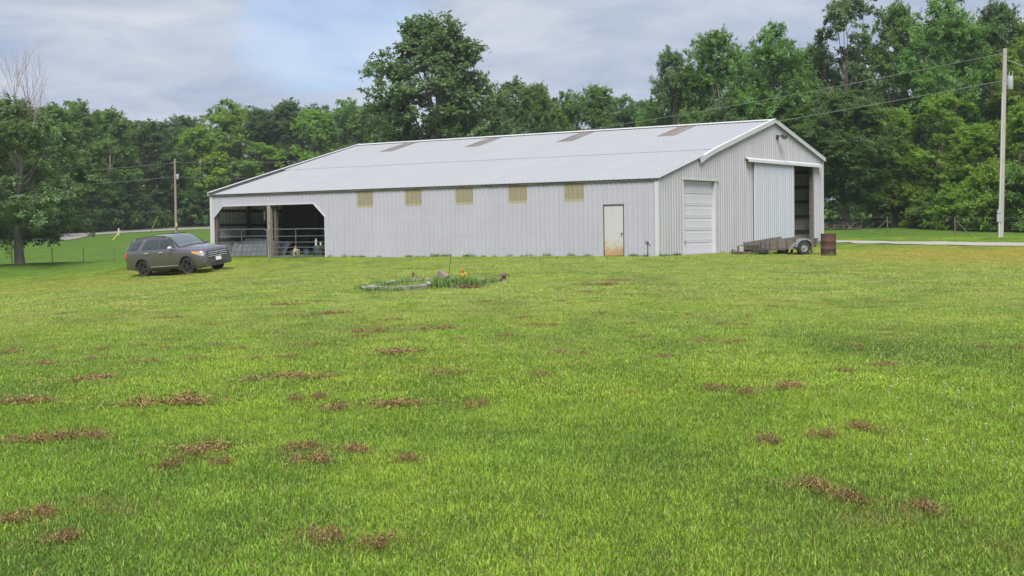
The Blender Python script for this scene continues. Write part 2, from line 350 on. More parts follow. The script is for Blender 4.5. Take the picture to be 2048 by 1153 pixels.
def ground_mat():
    t = NT('lawn_turf'); a, b, c, xyz = grass_nodes(t); p = t.pos
    fine = t.noise(t.scale(p, (1, 1, 1)), 9.0, 6, 0.75)
    col = t.ramp(a, [(0.38, (0.080, 0.165, 0.020)), (0.5, (0.135, 0.245, 0.024)), (0.62, (0.205, 0.320, 0.030))])
    col = t.mix(t.math('MULTIPLY', t.step(c, 0.42, 0.62), 0.45), col, (0.20, 0.275, 0.02))
    col = t.mix(t.math('MULTIPLY', pale_turf(t, xyz, b), 0.65), col, (0.34, 0.355, 0.115))
    far = t.step(xyz[1], 66, 90)
    col = t.mix(t.math('MULTIPLY', far, 0.8), col, t.ramp(b, [(0.3, (0.056, 0.125, 0.020)), (0.7, (0.085, 0.170, 0.026))]))
    col = t.mix(t.math('MULTIPLY', dry_field(t, xyz, b), 0.9), col, (0.33, 0.27, 0.05))
    col = t.mix(t.step(t.noise(p, 2.4, 4, 0.6, 0.4), 0.42, 0.66), t.mix(0.42, col, (0.045, 0.085, 0.014)), col)
    brown = t.math('MULTIPLY', t.step(t.noise(t.scale(p, (0.7, 0.45, 1)), 1.0, 7, 0.75, 0.3), 0.60, 0.72), 0.55)
    col = t.mix(t.math('MULTIPLY', brown, t.step(xyz[1], 95, 60)), col, (0.17, 0.12, 0.055))
    col = t.mix(t.step(fine, 0.62, 0.30), col, t.mix(0.55, col, (0.03, 0.05, 0.012)))
    soil = t.mix(t.noise(p, 35, 3, 0.7), (0.030, 0.036, 0.012), (0.085, 0.080, 0.030))   # thatch and soil between the near blades
    col = t.mix(t.math('MULTIPLY', t.step(xyz[1], 26, 14), 0.5), col, soil)
    n = t.bump(t.noise(p, 22, 5, 0.75), 0.9, 0.04)
    return t.pbr(col, 0.95, 0, n, Specular_IOR_Level=0.1)
M['lawn'] = ground_mat()
def grid_mesh(name, xs, ys, mat, dz=0.0):
    X, Y = np.meshgrid(xs, ys); Z = HT(X.ravel(), Y.ravel()) + dz
    V = np.c_[X.ravel(), Y.ravel(), Z]; nx, ny = len(xs), len(ys)
    i = np.arange(nx * ny).reshape(ny, nx); F = np.stack([i[:-1, :-1], i[:-1, 1:], i[1:, 1:], i[1:, :-1]], -1).reshape(-1, 4)
    me = bpy.data.meshes.new(name); me.from_pydata(V.tolist(), [], F.tolist()); me.materials.append(mat)
    me.polygons.foreach_set('use_smooth', [True] * len(F)); me.update(); return me
xs = np.r_[[-1800, -900, -450, -250, -160], np.arange(-130, -60, 5.0), np.arange(-60, 60, 1.0), np.arange(60, 131, 5.0), [160, 250, 450, 900, 1800]]
ys = np.r_[[-600, -200, -80], np.arange(-30, 0, 5.0), np.arange(0, 120, 0.8), np.arange(120, 271, 2.5), [300, 400, 700, 1400, 2500]]
go = link('ground', grid_mesh('ground', xs, ys, M['lawn'])); tag(go, 'green mown lawn sloping up to the metal barn', 'lawn', kind='structure')

def strip(name, pts, width, mat, dz, wob=0.0, n=80, seed=1):
    P = np.array(pts, float); s = np.r_[0, np.cumsum(np.hypot(*np.diff(P, axis=0).T))]; u = np.linspace(0, s[-1], n)
    # smooth by Catmull-Rom through interpolation of dense points
    def cr(k, v):
        i = np.clip(np.searchsorted(s, v, 'right') - 1, 0, len(P) - 2); t = (v - s[i]) / (s[i + 1] - s[i])
        p0 = P[np.maximum(i - 1, 0), k]; p1 = P[i, k]; p2 = P[i + 1, k]; p3 = P[np.minimum(i + 2, len(P) - 1), k]
        return 0.5 * ((2 * p1) + (-p0 + p2) * t + (2 * p0 - 5 * p1 + 4 * p2 - p3) * t ** 2 + (-p0 + 3 * p1 - 3 * p2 + p3) * t ** 3)
    x = cr(0, u); y = cr(1, u); tx = np.gradient(x); ty = np.gradient(y); q = np.hypot(tx, ty); nx_, ny_ = -ty / q, tx / q
    r = np.random.default_rng(seed); rows = []
    offs = np.linspace(-0.5, 0.5, 9)
    for k, o in enumerate(offs):
        e = o * width + (r.normal(0, wob, n) if k in (0, 8) else 0)
        X = x + nx_ * e; Y = y + ny_ * e; rows.append(np.c_[X, Y, HT(X, Y) + dz + (0.03 * (1 - (2 * o) ** 2))])
    V = np.concatenate(rows); i = np.arange(9 * n).reshape(9, n); F = np.stack([i[:-1, :-1], i[:-1, 1:], i[1:, 1:], i[1:, :-1]], -1).reshape(-1, 4)
    me = bpy.data.meshes.new(name); me.from_pydata(V.tolist(), [], F.tolist()); me.materials.append(mat); me.update()
    bm = bmesh.new(); bm.from_mesh(me); bmesh.ops.recalc_face_normals(bm, faces=bm.faces); bm.to_mesh(me); bm.free()
    return link(name, me)
def gravel():
    t = NT('pale_gravel'); p = t.pos; v = t.new('ShaderNodeTexVoronoi'); v.inputs['Scale'].default_value = 14; t.l.new(p, v.inputs['Vector'])
    c = t.mix(t.step(t.noise(p, 1.3, 5, 0.65), 0.35, 0.7), (0.27, 0.26, 0.245), (0.34, 0.33, 0.315))
    c = t.mix(t.math('MULTIPLY', t.sep(v.outputs['Color'])[0], 0.45), c, (0.24, 0.23, 0.21))
    return t.pbr(c, 0.95, 0, t.bump(v.outputs['Distance'], 0.6, 0.03))
def asphalt():
    t = NT('chip_seal'); p = t.pos
    c = t.mix(t.step(t.noise(t.scale(p, (1, 1, 1)), 0.8, 6, 0.7), 0.3, 0.7), (0.20, 0.195, 0.185), (0.26, 0.255, 0.245))
    return t.pbr(c, 0.9, 0, t.bump(t.noise(p, 60, 3, 0.7), 0.4, 0.01))
rd = strip('road', [(-60, 60), (-52, 95), (-47.5, 125), (-50.0, 160), (-47.4, 180), (-41.0, 191), (-28, 197), (-5, 200), (30, 206), (80, 215)], 4.6, asphalt(), 0.05)
tag(rd, 'pale country road along the foot of the wooded bank', 'road', kind='structure')
dr = strip('driveway', [(4, 84), (10, 77), (16.2, 70.6), (23.0, 64.0), (31, 58.5), (46, 51), (70, 44)], 3.3, gravel(), 0.03, 0.22, 120)
tag(dr, 'pale gravel driveway curving past the end of the barn', 'driveway', kind='structure')
# a narrow verge of bare soil on the woodland side of the road
sv = strip('path', [(-66, 60), (-57.5, 95), (-53.5, 125), (-55.5, 160), (-51.6, 182), (-43.6, 194.6), (-28, 200.6), (-5, 203.6), (30, 209), (80, 218)], 2.0, M['dirt'], 0.035, 0.3)
tag(sv, 'strip of bare leaf-strewn soil between road and wood', 'verge', kind='structure')

# ------------------------------------------------------------------ the barn.  local x = -t (along the long wall), local y = s (into the depth), z up
BX, BY, BZ, BR = 5.768, 54.936, 0.5758, -0.586
T, S, SR = 24.524, 17.608, 11.458
HE, HR, HE2 = 3.05, 5.951, 4.389
SLL = (HR - HE) / SR; SLR = (HR - HE2) / (S - SR)
PW, RP = 0.9144, 0.2286
def roof_h(s): return HE + SLL * s if s <= SR else HR - SLR * (s - SR)
barn = empty('metal_barn', (BX, BY, BZ), (0, 0, BR), 'long pale grey ribbed metal barn with white gable roof and open bay', 'barn')
def profile(u0, u1, off, ribs=True, amp=0.019):
    P = [(u0, 0.0)]
    if ribs:
        k = math.ceil((u0 - off - 0.03) / RP)
        while off + k * RP - 0.035 < u1:
            c = off + k * RP
            for du, dd in ((-0.038, 0), (-0.018, 1), (0.018, 1), (0.038, 0)):
                if u0 + 1e-4 < c + du < u1 - 1e-4: P.append((c + du, dd * amp))
            k += 1
    P.append((u1, 0.0)); return P
def panel(name, u0, u1, lo, hi, place, mat, parent, off=0.0, extra=(), amp=0.019):
    """ribbed sheet from u0 to u1; lo(u), hi(u) its lower and upper edge; place(u, depth, v) -> local point"""
    P = profile(u0, u1, off, amp=amp); us = [p[0] for p in P]
    for e in extra:
        if u0 + 1e-3 < e < u1 - 1e-3:
            d = float(np.interp(e, us, [p[1] for p in P])); P.append((e, d))
    P.sort(); V = []; F = []
    for u, d in P: V += [place(u, d, lo(u)), place(u, d, hi(u))]
    for i in range(len(P) - 1): F.append((2 * i, 2 * i + 2, 2 * i + 3, 2 * i + 1))
    m = MB(); m.add(V, F); return m.build(name, mat, parent)
fplace = lambda u, d, v: (-u, -d, v)
gplace = lambda u, d, v: (d, u, v)
OFF = 0.615
WIN = [3.8155 + 2.743 * n for n in range(5)]
OT0, OT1, OH = 17.19, 24.30, 2.465
CH = [(17.19, 1.86), (17.87, 2.465), (23.69, 2.465), (24.30, 1.91)]
def open_lo(u): return float(np.interp(u, [c[0] for c in CH], [c[1] for c in CH])) if OT0 <= u <= OT1 else -0.25
edges = [0.0] + [OFF + PW * k for k in range(27)]; edges = [e for e in edges if e < T] + [T]
for a, b in zip(edges[:-1], edges[1:]):
    wn = [c for c in WIN if a - 0.1 < c - PW / 2 < a + 0.1]
    lo = lambda u: -0.25; hi = lambda u: HE - 0.01
    if abs(a - 1.529) < 0.05: lo = lambda u: 2.07                                   # above the walk door
    if wn:
        panel('wall_panel', a, b, lo, lambda u: 2.25, fplace, M['wall_steel'], barn, OFF)
        panel('window_panel', a - 0.012, b + 0.012, lambda u: 2.235, hi, lambda u, d, v: (-u, -d - 0.004, v), M['fiberglass'], barn, OFF)
        continue
    segs = [(a, b)]
    for e in (OT0, OT1): segs = [q for (p0, p1) in segs for q in ([(p0, e), (e, p1)] if p0 + 0.02 < e < p1 - 0.02 else [(p0, p1)])]
    for p0, p1 in segs:
        mid = (p0 + p1) / 2
        l2 = open_lo if OT0 < mid < OT1 else lo
        if OT0 < mid < OT1: l2 = lambda u: float(np.interp(u, [c[0] for c in CH], [c[1] for c in CH]))
        panel('wall_panel', p0, p1, l2, hi, fplace, M['wall_steel'], barn, OFF, extra=(17.87, 23.69))
# white folded edging round the open bay
m = MB()
for (a, b) in zip(CH[:-1], CH[1:]): m.bar((-a[0], -0.012, a[1] + 0.02), (-b[0], -0.012, b[1] + 0.02), 0.06, 0.05)
m.bar((-OT0 + 0.02, -0.012, -0.2), (-OT0 + 0.02, -0.012, 1.9), 0.06, 0.05, (1, 0, 0)); m.bar((-OT1 - 0.02, -0.012, -0.2), (-OT1 - 0.02, -0.012, 1.93), 0.06, 0.05, (1, 0, 0))
m.build('opening_trim', M['trim_white'], barn)
# gable wall
GD0, GD1, GDH = 2.18, 5.22, 3.05
SO0, SO1, SOH = 12.7, 16.37, 4.02
ge = [0.0] + [0.34 + PW * k for k in range(30)]; ge = [e for e in ge if e < S] + [S]
for a, b in zip(ge[:-1], ge[1:]):
    segs = [(a, b)]
    for e in (GD0, GD1, SO0, SO1): segs = [q for (p0, p1) in segs for q in ([(p0, e), (e, p1)] if p0 + 0.02 < e < p1 - 0.02 else [(p0, p1)])]
    for p0, p1 in segs:
        mid = (p0 + p1) / 2
        lo = GDH if GD0 < mid < GD1 else SOH if SO0 < mid < SO1 else -0.25
        panel('wall_panel', p0, p1, lambda u: lo, lambda u: roof_h(u) - 0.015, gplace, M['gable_steel'], barn, 0.34, extra=(SR,), amp=0.024)
# back eave wall and far end wall (seen from inside through the openings)
be = [PW * k for k in range(27)] + [T]
for a, b in zip(be[:-1], be[1:]):
    panel('wall_panel', a, b, lambda u: -0.25, lambda u: HE2 - 0.01, lambda u, d, v: (-u, S + d, v), M['interior_steel'], barn, 0.0)
fe = [PW * k for k in range(20)] + [S]
for a, b in zip(fe[:-1], fe[1:]):
    panel('wall_panel', a, b, lambda u: -0.25, lambda u: roof_h(u) - 0.015, lambda u, d, v: (-T - d, u, v), M['interior_steel'], barn, 0.0, extra=(SR,))
# roof sheets
cosl = math.cos(math.atan(SLL))
def rl(u, d, v): return (-u, v - d * SLL, HE + SLL * v + 0.03 + d)
def rr_(u, d, v): return (-u, v, HR - SLR * (v - SR) + 0.03 + d)
re_ = [-0.10] + [0.082 + PW * k for k in range(27)]; re_ = [e for e in re_ if e < T + 0.05] + [T + 0.10]
SKY = [3.74 + 5.486 * k for k in range(4)]
rw = random.Random(3)
for i, (a, b) in enumerate(zip(re_[:-1], re_[1:])):
    e0 = -0.10 + rw.uniform(-0.012, 0.012)
    b2 = b - 0.34 if i == len(re_) - 2 else b          # the last lower sheet has slipped and leaves the purlins bare
    panel('roof_panel', a, b2, lambda u: e0, lambda u: 5.27, rl, M['roof_steel'], barn, 0.082, amp=0.015)
    up = lambda u, d, v: (-u, v, HE + SLL * v + 0.042 + d)
    if any(abs(a - s_) < 0.1 for s_ in SKY):
        panel('roof_panel', a, b, lambda u: 5.2, lambda u: 8.95, up, M['roof_steel'], barn, 0.082, amp=0.015)
        panel('skylight_panel', a, b, lambda u: 8.9, lambda u: SR - 0.02, lambda u, d, v: (-u, v, HE + SLL * v + 0.050 + d), M['skylight'], barn, 0.082, amp=0.015)
    else:
        panel('roof_panel', a, b, lambda u: 5.2 , lambda u: SR - 0.01, up, M['roof_steel'], barn, 0.082, amp=0.015)
    panel('roof_panel', a, b, lambda u: SR + 0.01, lambda u: S + 0.10, rr_, M['roof_steel'], barn, 0.082, amp=0.015)
# ridge cap
m = MB(); m.add([(0.14, SR - 0.28, HR + 0.085 - 0.28 * SLL), (0.14, SR, HR + 0.095), (0.14, SR + 0.28, HR + 0.085 - 0.28 * SLR), (-T - 0.14, SR - 0.28, HR + 0.085 - 0.28 * SLL), (-T - 0.14, SR, HR + 0.095), (-T - 0.14, SR + 0.28, HR + 0.085 - 0.28 * SLR)],
    [(0, 1, 4, 3), (1, 2, 5, 4)]); m.build('ridge_cap', M['trim_white'], barn)
# corner trim: L-shaped folded sheet
def corner(x, y, sx_, sy_, top, name='corner_trim', wd=0.15):
    m = MB(); p = 0.030
    m.box((x - sx_ * (wd / 2 - p), y + sy_ * p, (top - 0.3) / 2), (wd, 0.012, top + 0.3)); m.box((x + sx_ * p, y - sy_ * (wd / 2 - p), (top - 0.3) / 2), (0.012, wd, top + 0.3)); m.build(name, M['trim_white'], barn)
corner(0, 0, 1, -1, HE - 0.02); corner(-T, 0, -1, -1, HE - 0.02); corner(0, S, 1, 1, HE2 - 0.03); corner(-T, S, -1, 1, HE2 - 0.03)
# rake trims: a folded white fascia following the gable slope; the near lower end has come loose and hangs
def rake(pts, x, name='rake_trim', ht=0.17, d=1):
    m = MB()
    for (a, b) in zip(pts[:-1], pts[1:]):
        m.bar((x, a[0], a[1]), (x, b[0], b[1]), 0.035, ht)
        m.bar((x - d * 0.06, a[0], a[1] + ht / 2 + 0.012), (x - d * 0.06, b[0], b[1] + ht / 2 + 0.012), 0.16, 0.02)
    return m.build(name, M['trim_white'], barn)
rake([(3.62, roof_h(3.62) - 0.14), (4.3, roof_h(4.3) - 0.05), (5.2, roof_h(5.2) - 0.01), (SR, HR + 0.0)], 0.105)
rake([(SR, HR + 0.0), (S + 0.10, HE2 - 0.02)], 0.105)
rake([(-0.08, HE + 0.02), (5.2, roof_h(5.2) + 0.03), (SR, HR + 0.0)], -T - 0.12, d=-1); rake([(SR, HR), (S + 0.1, HE2 - 0.02)], -T - 0.12, d=-1)
# purlins laid bare at the slipped sheet, and a dark board along the eave
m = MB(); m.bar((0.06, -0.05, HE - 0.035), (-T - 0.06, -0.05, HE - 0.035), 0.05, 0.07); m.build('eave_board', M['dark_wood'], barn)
m = MB(); m.bar((-T + 0.02, 0.0, HE + 0.0), (-T + 0.02, SR, HR + 0.0), 0.05, 0.03); m.build('rafter', M['dark_wood'], barn)
for k in range(7):
    s_ = 0.45 + k * 1.75
    MB().bar((0.0, s_, roof_h(s_) - 0.05), (-T, s_, roof_h(s_) - 0.05), 0.045, 0.10).build('purlin', M['dark_wood'], barn)
# interior posts, girts, rafters
for t_ in [2.74 * k for k in range(1, 9)]:
    if abs(t_ - 20.7) > 1: MB().bar((-t_, 4.9, -0.3), (-t_, 4.9, roof_h(4.9) - 0.1), 0.14, 0.14, (1, 0, 0)).build('post', M['dark_wood'], barn)
for s_ in (2.45, 7.3, 9.8, 12.2, 14.7): MB().bar((-T + 0.12, s_, -0.3), (-T + 0.12, s_, roof_h(s_) - 0.1), 0.16, 0.16, (1, 0, 0)).build('post', M['dark_wood'], barn)
for hh in (0.86, 1.57, 2.28): MB().bar((-T + 0.045, 0.05, hh), (-T + 0.045, S, hh), 0.05, 0.14).build('girt', M['dark_wood'], barn)
for hh in (0.86, 1.60, 2.33, 3.06, 3.80): MB().bar((-0.05, S - 0.05, hh), (-T, S - 0.05, hh), 0.05, 0.15).build('girt', M['dark_wood'], barn)
for t_ in (0.1, 5.5, 8.2): MB().bar((-t_, S - 0.12, -0.3), (-t_, S - 0.12, HE2 - 0.05), 0.14, 0.14, (1, 0, 0)).build('post', M['dark_wood'], barn)
# boarded partition inside the open bay, and an unseen cross wall added to block light
for k in range(9):
    MB().box((-20.5, 4.99, 0.12 + k * 0.30), (7.9, 0.03, 0.288)).build('partition_or_blocker_board', M['dark_wood'], barn)
    MB().box((-15.6, 2.5, 0.12 + k * 0.30), (0.03, 4.85, 0.288)).build('partition_or_blocker_board', M['dark_wood'], barn)
# two posts carrying the bay header: a squared pale one in front, a darker one behind
MB().box((-20.68, 0.05, 1.12), (0.20, 0.16, 2.72)).build('post', M['post_wood'], barn); MB().box((-20.46, 0.24, 1.12), (0.14, 0.15, 2.72)).build('post', M['dark_wood'], barn)
MB().box((-24.22, 0.12, 1.0), (0.12, 0.14, 2.5)).build('post', M['dark_wood'], barn); MB().box((-17.08, 0.12, 1.3), (0.14, 0.14, 3.1)).build('post', M['dark_wood'], barn)
MB().bar((-24.3, 0.10, 2.56), (-17.0, 0.10, 2.56), 0.08, 0.22).build('header_beam', M['dark_wood'], barn)
# walk door, slightly recessed in a thin frame
dx0, dx1 = 1.53, 2.43
d = MB().box((-(dx0 + dx1) / 2, 0.008, 1.03), (dx1 - dx0 - 0.02, 0.045, 2.02)).build('walk_door', M['rusty_door'], barn)
kb = MB().lathe([(0.0, 0), (0.032, 0.0), (0.032, 0.008), (0.012, 0.012), (0.012, 0.04), (0.03, 0.05), (0.03, 0.07), (0.0, 0.08)], 12, Matrix.Rotation(rad(90), 4, 'X'), (-dx0 - 0.08, -0.012, 0.90)).build('door_knob', M['black_plastic'], d, 40)
m = MB(); m.box((-dx0 + 0.002, 0, 1.03), (0.016, 0.09, 2.08)); m.box((-dx1 - 0.002, 0, 1.03), (0.012, 0.09, 2.08)); m.box((-(dx0 + dx1) / 2, -0.012, 2.062), (dx1 - dx0 + 0.06, 0.07, 0.025)); m.build('door_frame', M['black_plastic'], barn)
# overhead sectional door
od = MB(); X0 = -0.13
od.box((X0 - 0.03, (GD0 + GD1) / 2, GDH - 0.2), (0.02, GD1 - GD0, 0.5))
od = od.build('overhead_door', M['trim_white'], barn)
def section(z0, z1):
    m = MB(); y0, y1 = GD0 + 0.02, GD1 - 0.10; m.box((X0, (y0 + y1) / 2, (z0 + z1) / 2), (0.05, y1 - y0, z1 - z0 - 0.016)); n = 4; pw = (y1 - y0) / n
    for k in range(n):
        a, b = y0 + pw * k + 0.075, y0 + pw * (k + 1) - 0.075; c, e = z0 + 0.085, z1 - 0.085; x = X0 + 0.026
        def ring(i, xx): return [(xx, a + i, c + i), (xx, b - i, c + i), (xx, b - i, e - i), (xx, a + i, e - i)]
        R = ring(0, x) + ring(0.02, x + 0.005) + ring(0.05, x + 0.005) + ring(0.065, x + 0.001)
        m.add(R, [(q * 4 + j, q * 4 + (j + 1) % 4, q * 4 + 4 + (j + 1) % 4, q * 4 + 4 + j) for q in range(3) for j in range(4)] + [(12, 13, 14, 15)])
    return m
for k in range(6): section(-0.02 + k * 0.505, -0.02 + (k + 1) * 0.505 if k < 5 else GDH - 0.02).build('door_section', M['overhead'] if 'overhead' in M else M['trim_white'], od)
MB().tube([(X0 + 0.03, GD0 + 0.16, 0.53), (X0 + 0.07, GD0 + 0.18, 0.53), (X0 + 0.07, GD0 + 0.38, 0.53), (X0 + 0.03, GD0 + 0.40, 0.53)], 0.014, 6).build('pull_handle', M['black_plastic'], od)
m = MB(); m.box((-0.03, GD1 - 0.05, GDH / 2 - 0.05), (0.16, 0.11, GDH + 0.15)); m.box((-0.03, GD0 - 0.005, GDH / 2 - 0.05), (0.14, 0.02, GDH + 0.15)); m.build('door_jamb', M['trim_white'], barn)
MB().box((-0.02, (GD0 + GD1) / 2 + 0.1, GDH + 0.02), (0.17, GD1 - GD0 + 0.32, 0.05)).build('door_header', M['trim_white'], barn)
MB().box((-0.10, (GD0 + GD1) / 2 + 0.4, -0.03), (0.9, GD1 - GD0 + 1.2, 0.12)).build('door_sill', M['concrete'], barn)
# sliding door on its hooded track
sd = MB().box((0.09, 11.31, 2.02), (0.03, 4.5, 0.10)).build('sliding_door', M['door_steel'], barn)
for k in range(5):
    a = 9.06 + k * 0.9144; b = min(a + 0.9144, 13.58)
    panel('door_sheet', a, b, lambda u: 0.06, lambda u: 4.03, lambda u, d, v: (0.115 + d, u, v), M['door_steel'], sd, 9.06, amp=0.028)
m = MB(); m.box((0.10, 13.58, 2.05), (0.05, 0.035, 3.97)); m.box((0.10, 9.05, 2.05), (0.05, 0.035, 3.97)); m.build('door_edge', M['trim_white'], sd)
m = MB(); V = []
for y in (8.22, 16.98): V += [(0.03, y, 4.18), (0.20, y, 4.09), (0.215, y, 3.97), (0.205, y, 3.97), (0.185, y, 4.075), (0.03, y, 4.15)]
m.add(V, [(0, 1, 7, 6), (1, 2, 8, 7), (2, 3, 9, 8), (3, 4, 10, 9), (4, 5, 11, 10), (0, 6, 11, 5), (0, 5, 4, 3, 2, 1), (6, 7, 8, 9, 10, 11)]); m.build('track_hood', M['trim_white'], barn)
MB().bar((0.10, 8.3, 4.02), (0.10, 16.9, 4.02), 0.05, 0.06).build('door_track', M['frame_rust'], barn)
MB().box((-0.08, 16.28, 1.85), (0.15, 0.16, 4.3)).build('post', M['board_wood'], barn)
MB().box((-0.06, 12.62, 1.85), (0.10, 0.14, 4.3)).build('post', M['dark_wood'], barn)
# gable lamp: bracket, dark housing and glass
fl = MB().box((0.05, 11.80, 5.22), (0.08, 0.14, 0.2)).tube([(0.08, 11.82, 5.25), (0.28, 11.86, 5.32)], 0.025, 8).lathe([(0.03, 0.12), (0.07, 0.1), (0.14, 0.02), (0.16, -0.02), (0.15, -0.02), (0.06, 0.05)], 16, Matrix.Rotation(rad(35), 4, 'X') @ Matrix.Rotation(rad(25), 4, 'Y'), (0.34, 11.92, 5.25)).build('yard_lamp', M['black_plastic'], barn, 40)
MB().blob((0.33, 11.90, 5.19), (0.09, 0.09, 0.11), 12).build('lamp_globe', M['lamp_glass'], fl, 60)

# ------------------------------------------------------------------ things at the barn
def bl(x, y, z): return Matrix.Rotation(BR, 4, 'Z') @ Vector((x, y, z)) + Vector((BX, BY, BZ))
def tube_gate(x0, x1, z0, label, rot, stays):
    wd = x1 - x0; H0, H1 = 0.0, 1.27
    g = empty('tube_gate', bl(x0, 0, 0) + Vector((0, 0, z0)), (0, 0, BR + rot), label, 'gate', 'tube gates in the open bay')
    r = 0.024; c = 0.16
    pts = [(0, 0, H0), (0, 0, H1 - c)] + [(c - c * math.cos(a), 0, H1 - c + c * math.sin(a)) for a in np.linspace(0.3, 1.57, 5)] + [(wd - c + c * math.sin(a), 0, H1 - c + c * math.cos(a)) for a in np.linspace(0, 1.27, 5)] + [(wd, 0, H1 - c), (wd, 0, H0), (0, 0, H0)]
    MB().tube(pts, r, 8).build('gate_frame', M['gate_green'], g, 60)
    for z in (0.20, 0.42, 0.66, 0.94): MB().tube([(0.02, 0, z), (wd - 0.02, 0, z + 0.0)], 0.018, 6).build('gate_rail', M['gate_green'], g, 60)
    for s_ in stays: MB().box((wd * s_, 0.0, H1 / 2), (0.04, 0.012, H1)).build('gate_stay', M['gate_green'], g)
    return g
tube_gate(-24.12, -20.85, 0.07, 'closed dark green tube gate left of the bay post', 0.0, (0.5,))
tube_gate(-20.36, -17.2, 0.05, 'slightly open dark green tube gate right of the bay post', -0.0, (0.52,))
gate2 = bpy.data.objects['tube_gate.001']
gate2.location = bl(-17.2, 0, 0) + Vector((0, 0, 0.04)); gate2.rotation_euler = (0, 0, BR + rad(187))

def thing(name, mats, local, label, cat, group=None, rotz=0.0):
    """a small thing standing in the barn: mats = [(part name, MB, material, smooth)]"""
    P = bl(*local); e = empty(name, P, (0, 0, BR + rotz), label, cat, group)
    for nme, mb, mt, sm in mats: mb.build(nme, mt, e, sm)
    return e
# garden tractor in the shade of the bay
def wheel_y(c, r, wd, n=18): return MB().lathe([(r * 0.5, -wd / 2), (r * 0.93, -wd / 2), (r, -wd * 0.3), (r, wd * 0.3), (r * 0.93, wd / 2), (r * 0.5, wd / 2)], n, Matrix.Rotation(rad(90), 4, 'X'), c)
tr = [('hood', MB().box((0.55, 0, 0.60), (0.62, 0.44, 0.34)).box((0.90, 0, 0.58), (0.10, 0.38, 0.28)), M['red_paint'], None), ('chassis', MB().box((0.1, 0, 0.34), (1.3, 0.34, 0.16)), M['black_plastic'], None),
      ('seat', MB().box((-0.35, 0, 0.62), (0.40, 0.42, 0.10)).box((-0.56, 0, 0.80), (0.09, 0.42, 0.34)), M['black_plastic'], None), ('rear_fender', MB().box((-0.40, 0, 0.50), (0.62, 0.86, 0.09)), M['red_paint'], None),
      ('steering_wheel', MB().tube([(0.2, 0, 0.6), (0.08, 0, 0.92)], 0.02, 6).tube([(0.08 + 0.05 * math.sin(a), 0.16 * math.cos(a), 0.93 + 0.15 * math.sin(a)) for a in np.linspace(0, 6.283, 15)], 0.014, 6, False), M['black_plastic'], 60)]
tr += [('wheel', wheel_y((x, y, r), r, wd), M['rubber'], 40) for x, y, r, wd in ((-0.42, 0.36, 0.27, 0.2), (-0.42, -0.36, 0.27, 0.2), (0.78, 0.34, 0.19, 0.15), (0.78, -0.34, 0.19, 0.15))]
thing('garden_tractor', tr, (-21.2, 2.6, -0.02), 'red garden tractor parked in the shade of the open bay', 'tractor', None, rad(200))
def jug(sc_=1.0): return MB().lathe([(0, 0), (0.075, 0), (0.085, 0.02), (0.085, 0.17), (0.06, 0.23), (0.028, 0.26), (0.028, 0.275)], 14)
thing('jug', [('body', jug(), M['cream_plastic'], 40), ('cap', MB().lathe([(0, 0.27), (0.035, 0.27), (0.035, 0.32), (0, 0.325)], 12), M['white_plastic'], 40), ('handle', MB().tube([(0.06, 0, 0.23), (0.12, 0, 0.2), (0.12, 0, 0.1), (0.08, 0, 0.06)], 0.012, 6), M['cream_plastic'], 60), ('dark_hole_patch', MB().box((0.03, -0.083, 0.10), (0.07, 0.012, 0.07)), M['black_plastic'], None)],  # black slab paints the dark of the jug's hole
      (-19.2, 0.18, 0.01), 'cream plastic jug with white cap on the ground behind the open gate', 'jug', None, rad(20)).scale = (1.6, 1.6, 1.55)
thing('drum', [('body', MB().lathe([(0, 0), (0.24, 0), (0.25, 0.02), (0.25, 0.24), (0.262, 0.25), (0.25, 0.26), (0.25, 0.5), (0.24, 0.52), (0, 0.52)], 20), M['green_plastic'], 40)], (-18.35, 0.8, 0.0), 'short dark green drum carrying white bottles in the bay', 'drum')
thing('bottle', [('body', MB().lathe([(0, 0), (0.055, 0), (0.058, 0.02), (0.058, 0.24), (0.022, 0.30), (0.022, 0.35), (0, 0.352)], 12), M['white_plastic'], 40)], (-18.42, 0.74, 0.52), 'tall white plastic bottle standing on the dark drum', 'bottle')
thing('bottle', [('body', MB().lathe([(0, 0), (0.05, 0), (0.052, 0.02), (0.052, 0.12), (0.02, 0.16), (0.02, 0.2), (0, 0.202)], 12), M['white_plastic'], 40)], (-18.22, 0.84, 0.52), 'short white plastic bottle standing on the dark drum', 'bottle')
bk = lambda r, hh: MB().lathe([(0, 0), (r * 0.85, 0), (r, hh), (r * 1.05, hh), (r * 1.05, hh - 0.03), (r * 0.97, hh - 0.03), (r * 0.8, 0.02), (0, 0.02)], 18)
thing('bucket', [('body', bk(0.15, 0.37), M['blue_plastic'], 40)], (-18.85, 0.55, 0.0), 'dark blue plastic bucket beside the short green drum', 'bucket')
thing('bucket', [('body', bk(0.17, 0.30), M['blue_plastic'], 40)], (-19.75, 0.62, 0.0), 'low dark blue tub behind the cream jug', 'tub')
thing('workbench', [('table_top', MB().box((0, 0, 0.52), (0.95, 0.5, 0.05)), M['post_wood'], None)] + [('leg', MB().box((x, y, 0.25), (0.07, 0.07, 0.5)), M['dark_wood'], None) for x in (-0.42, 0.42) for y in (-0.2, 0.2)], (-17.75, 1.25, 0.0), 'low wooden bench in the right corner of the bay', 'bench')
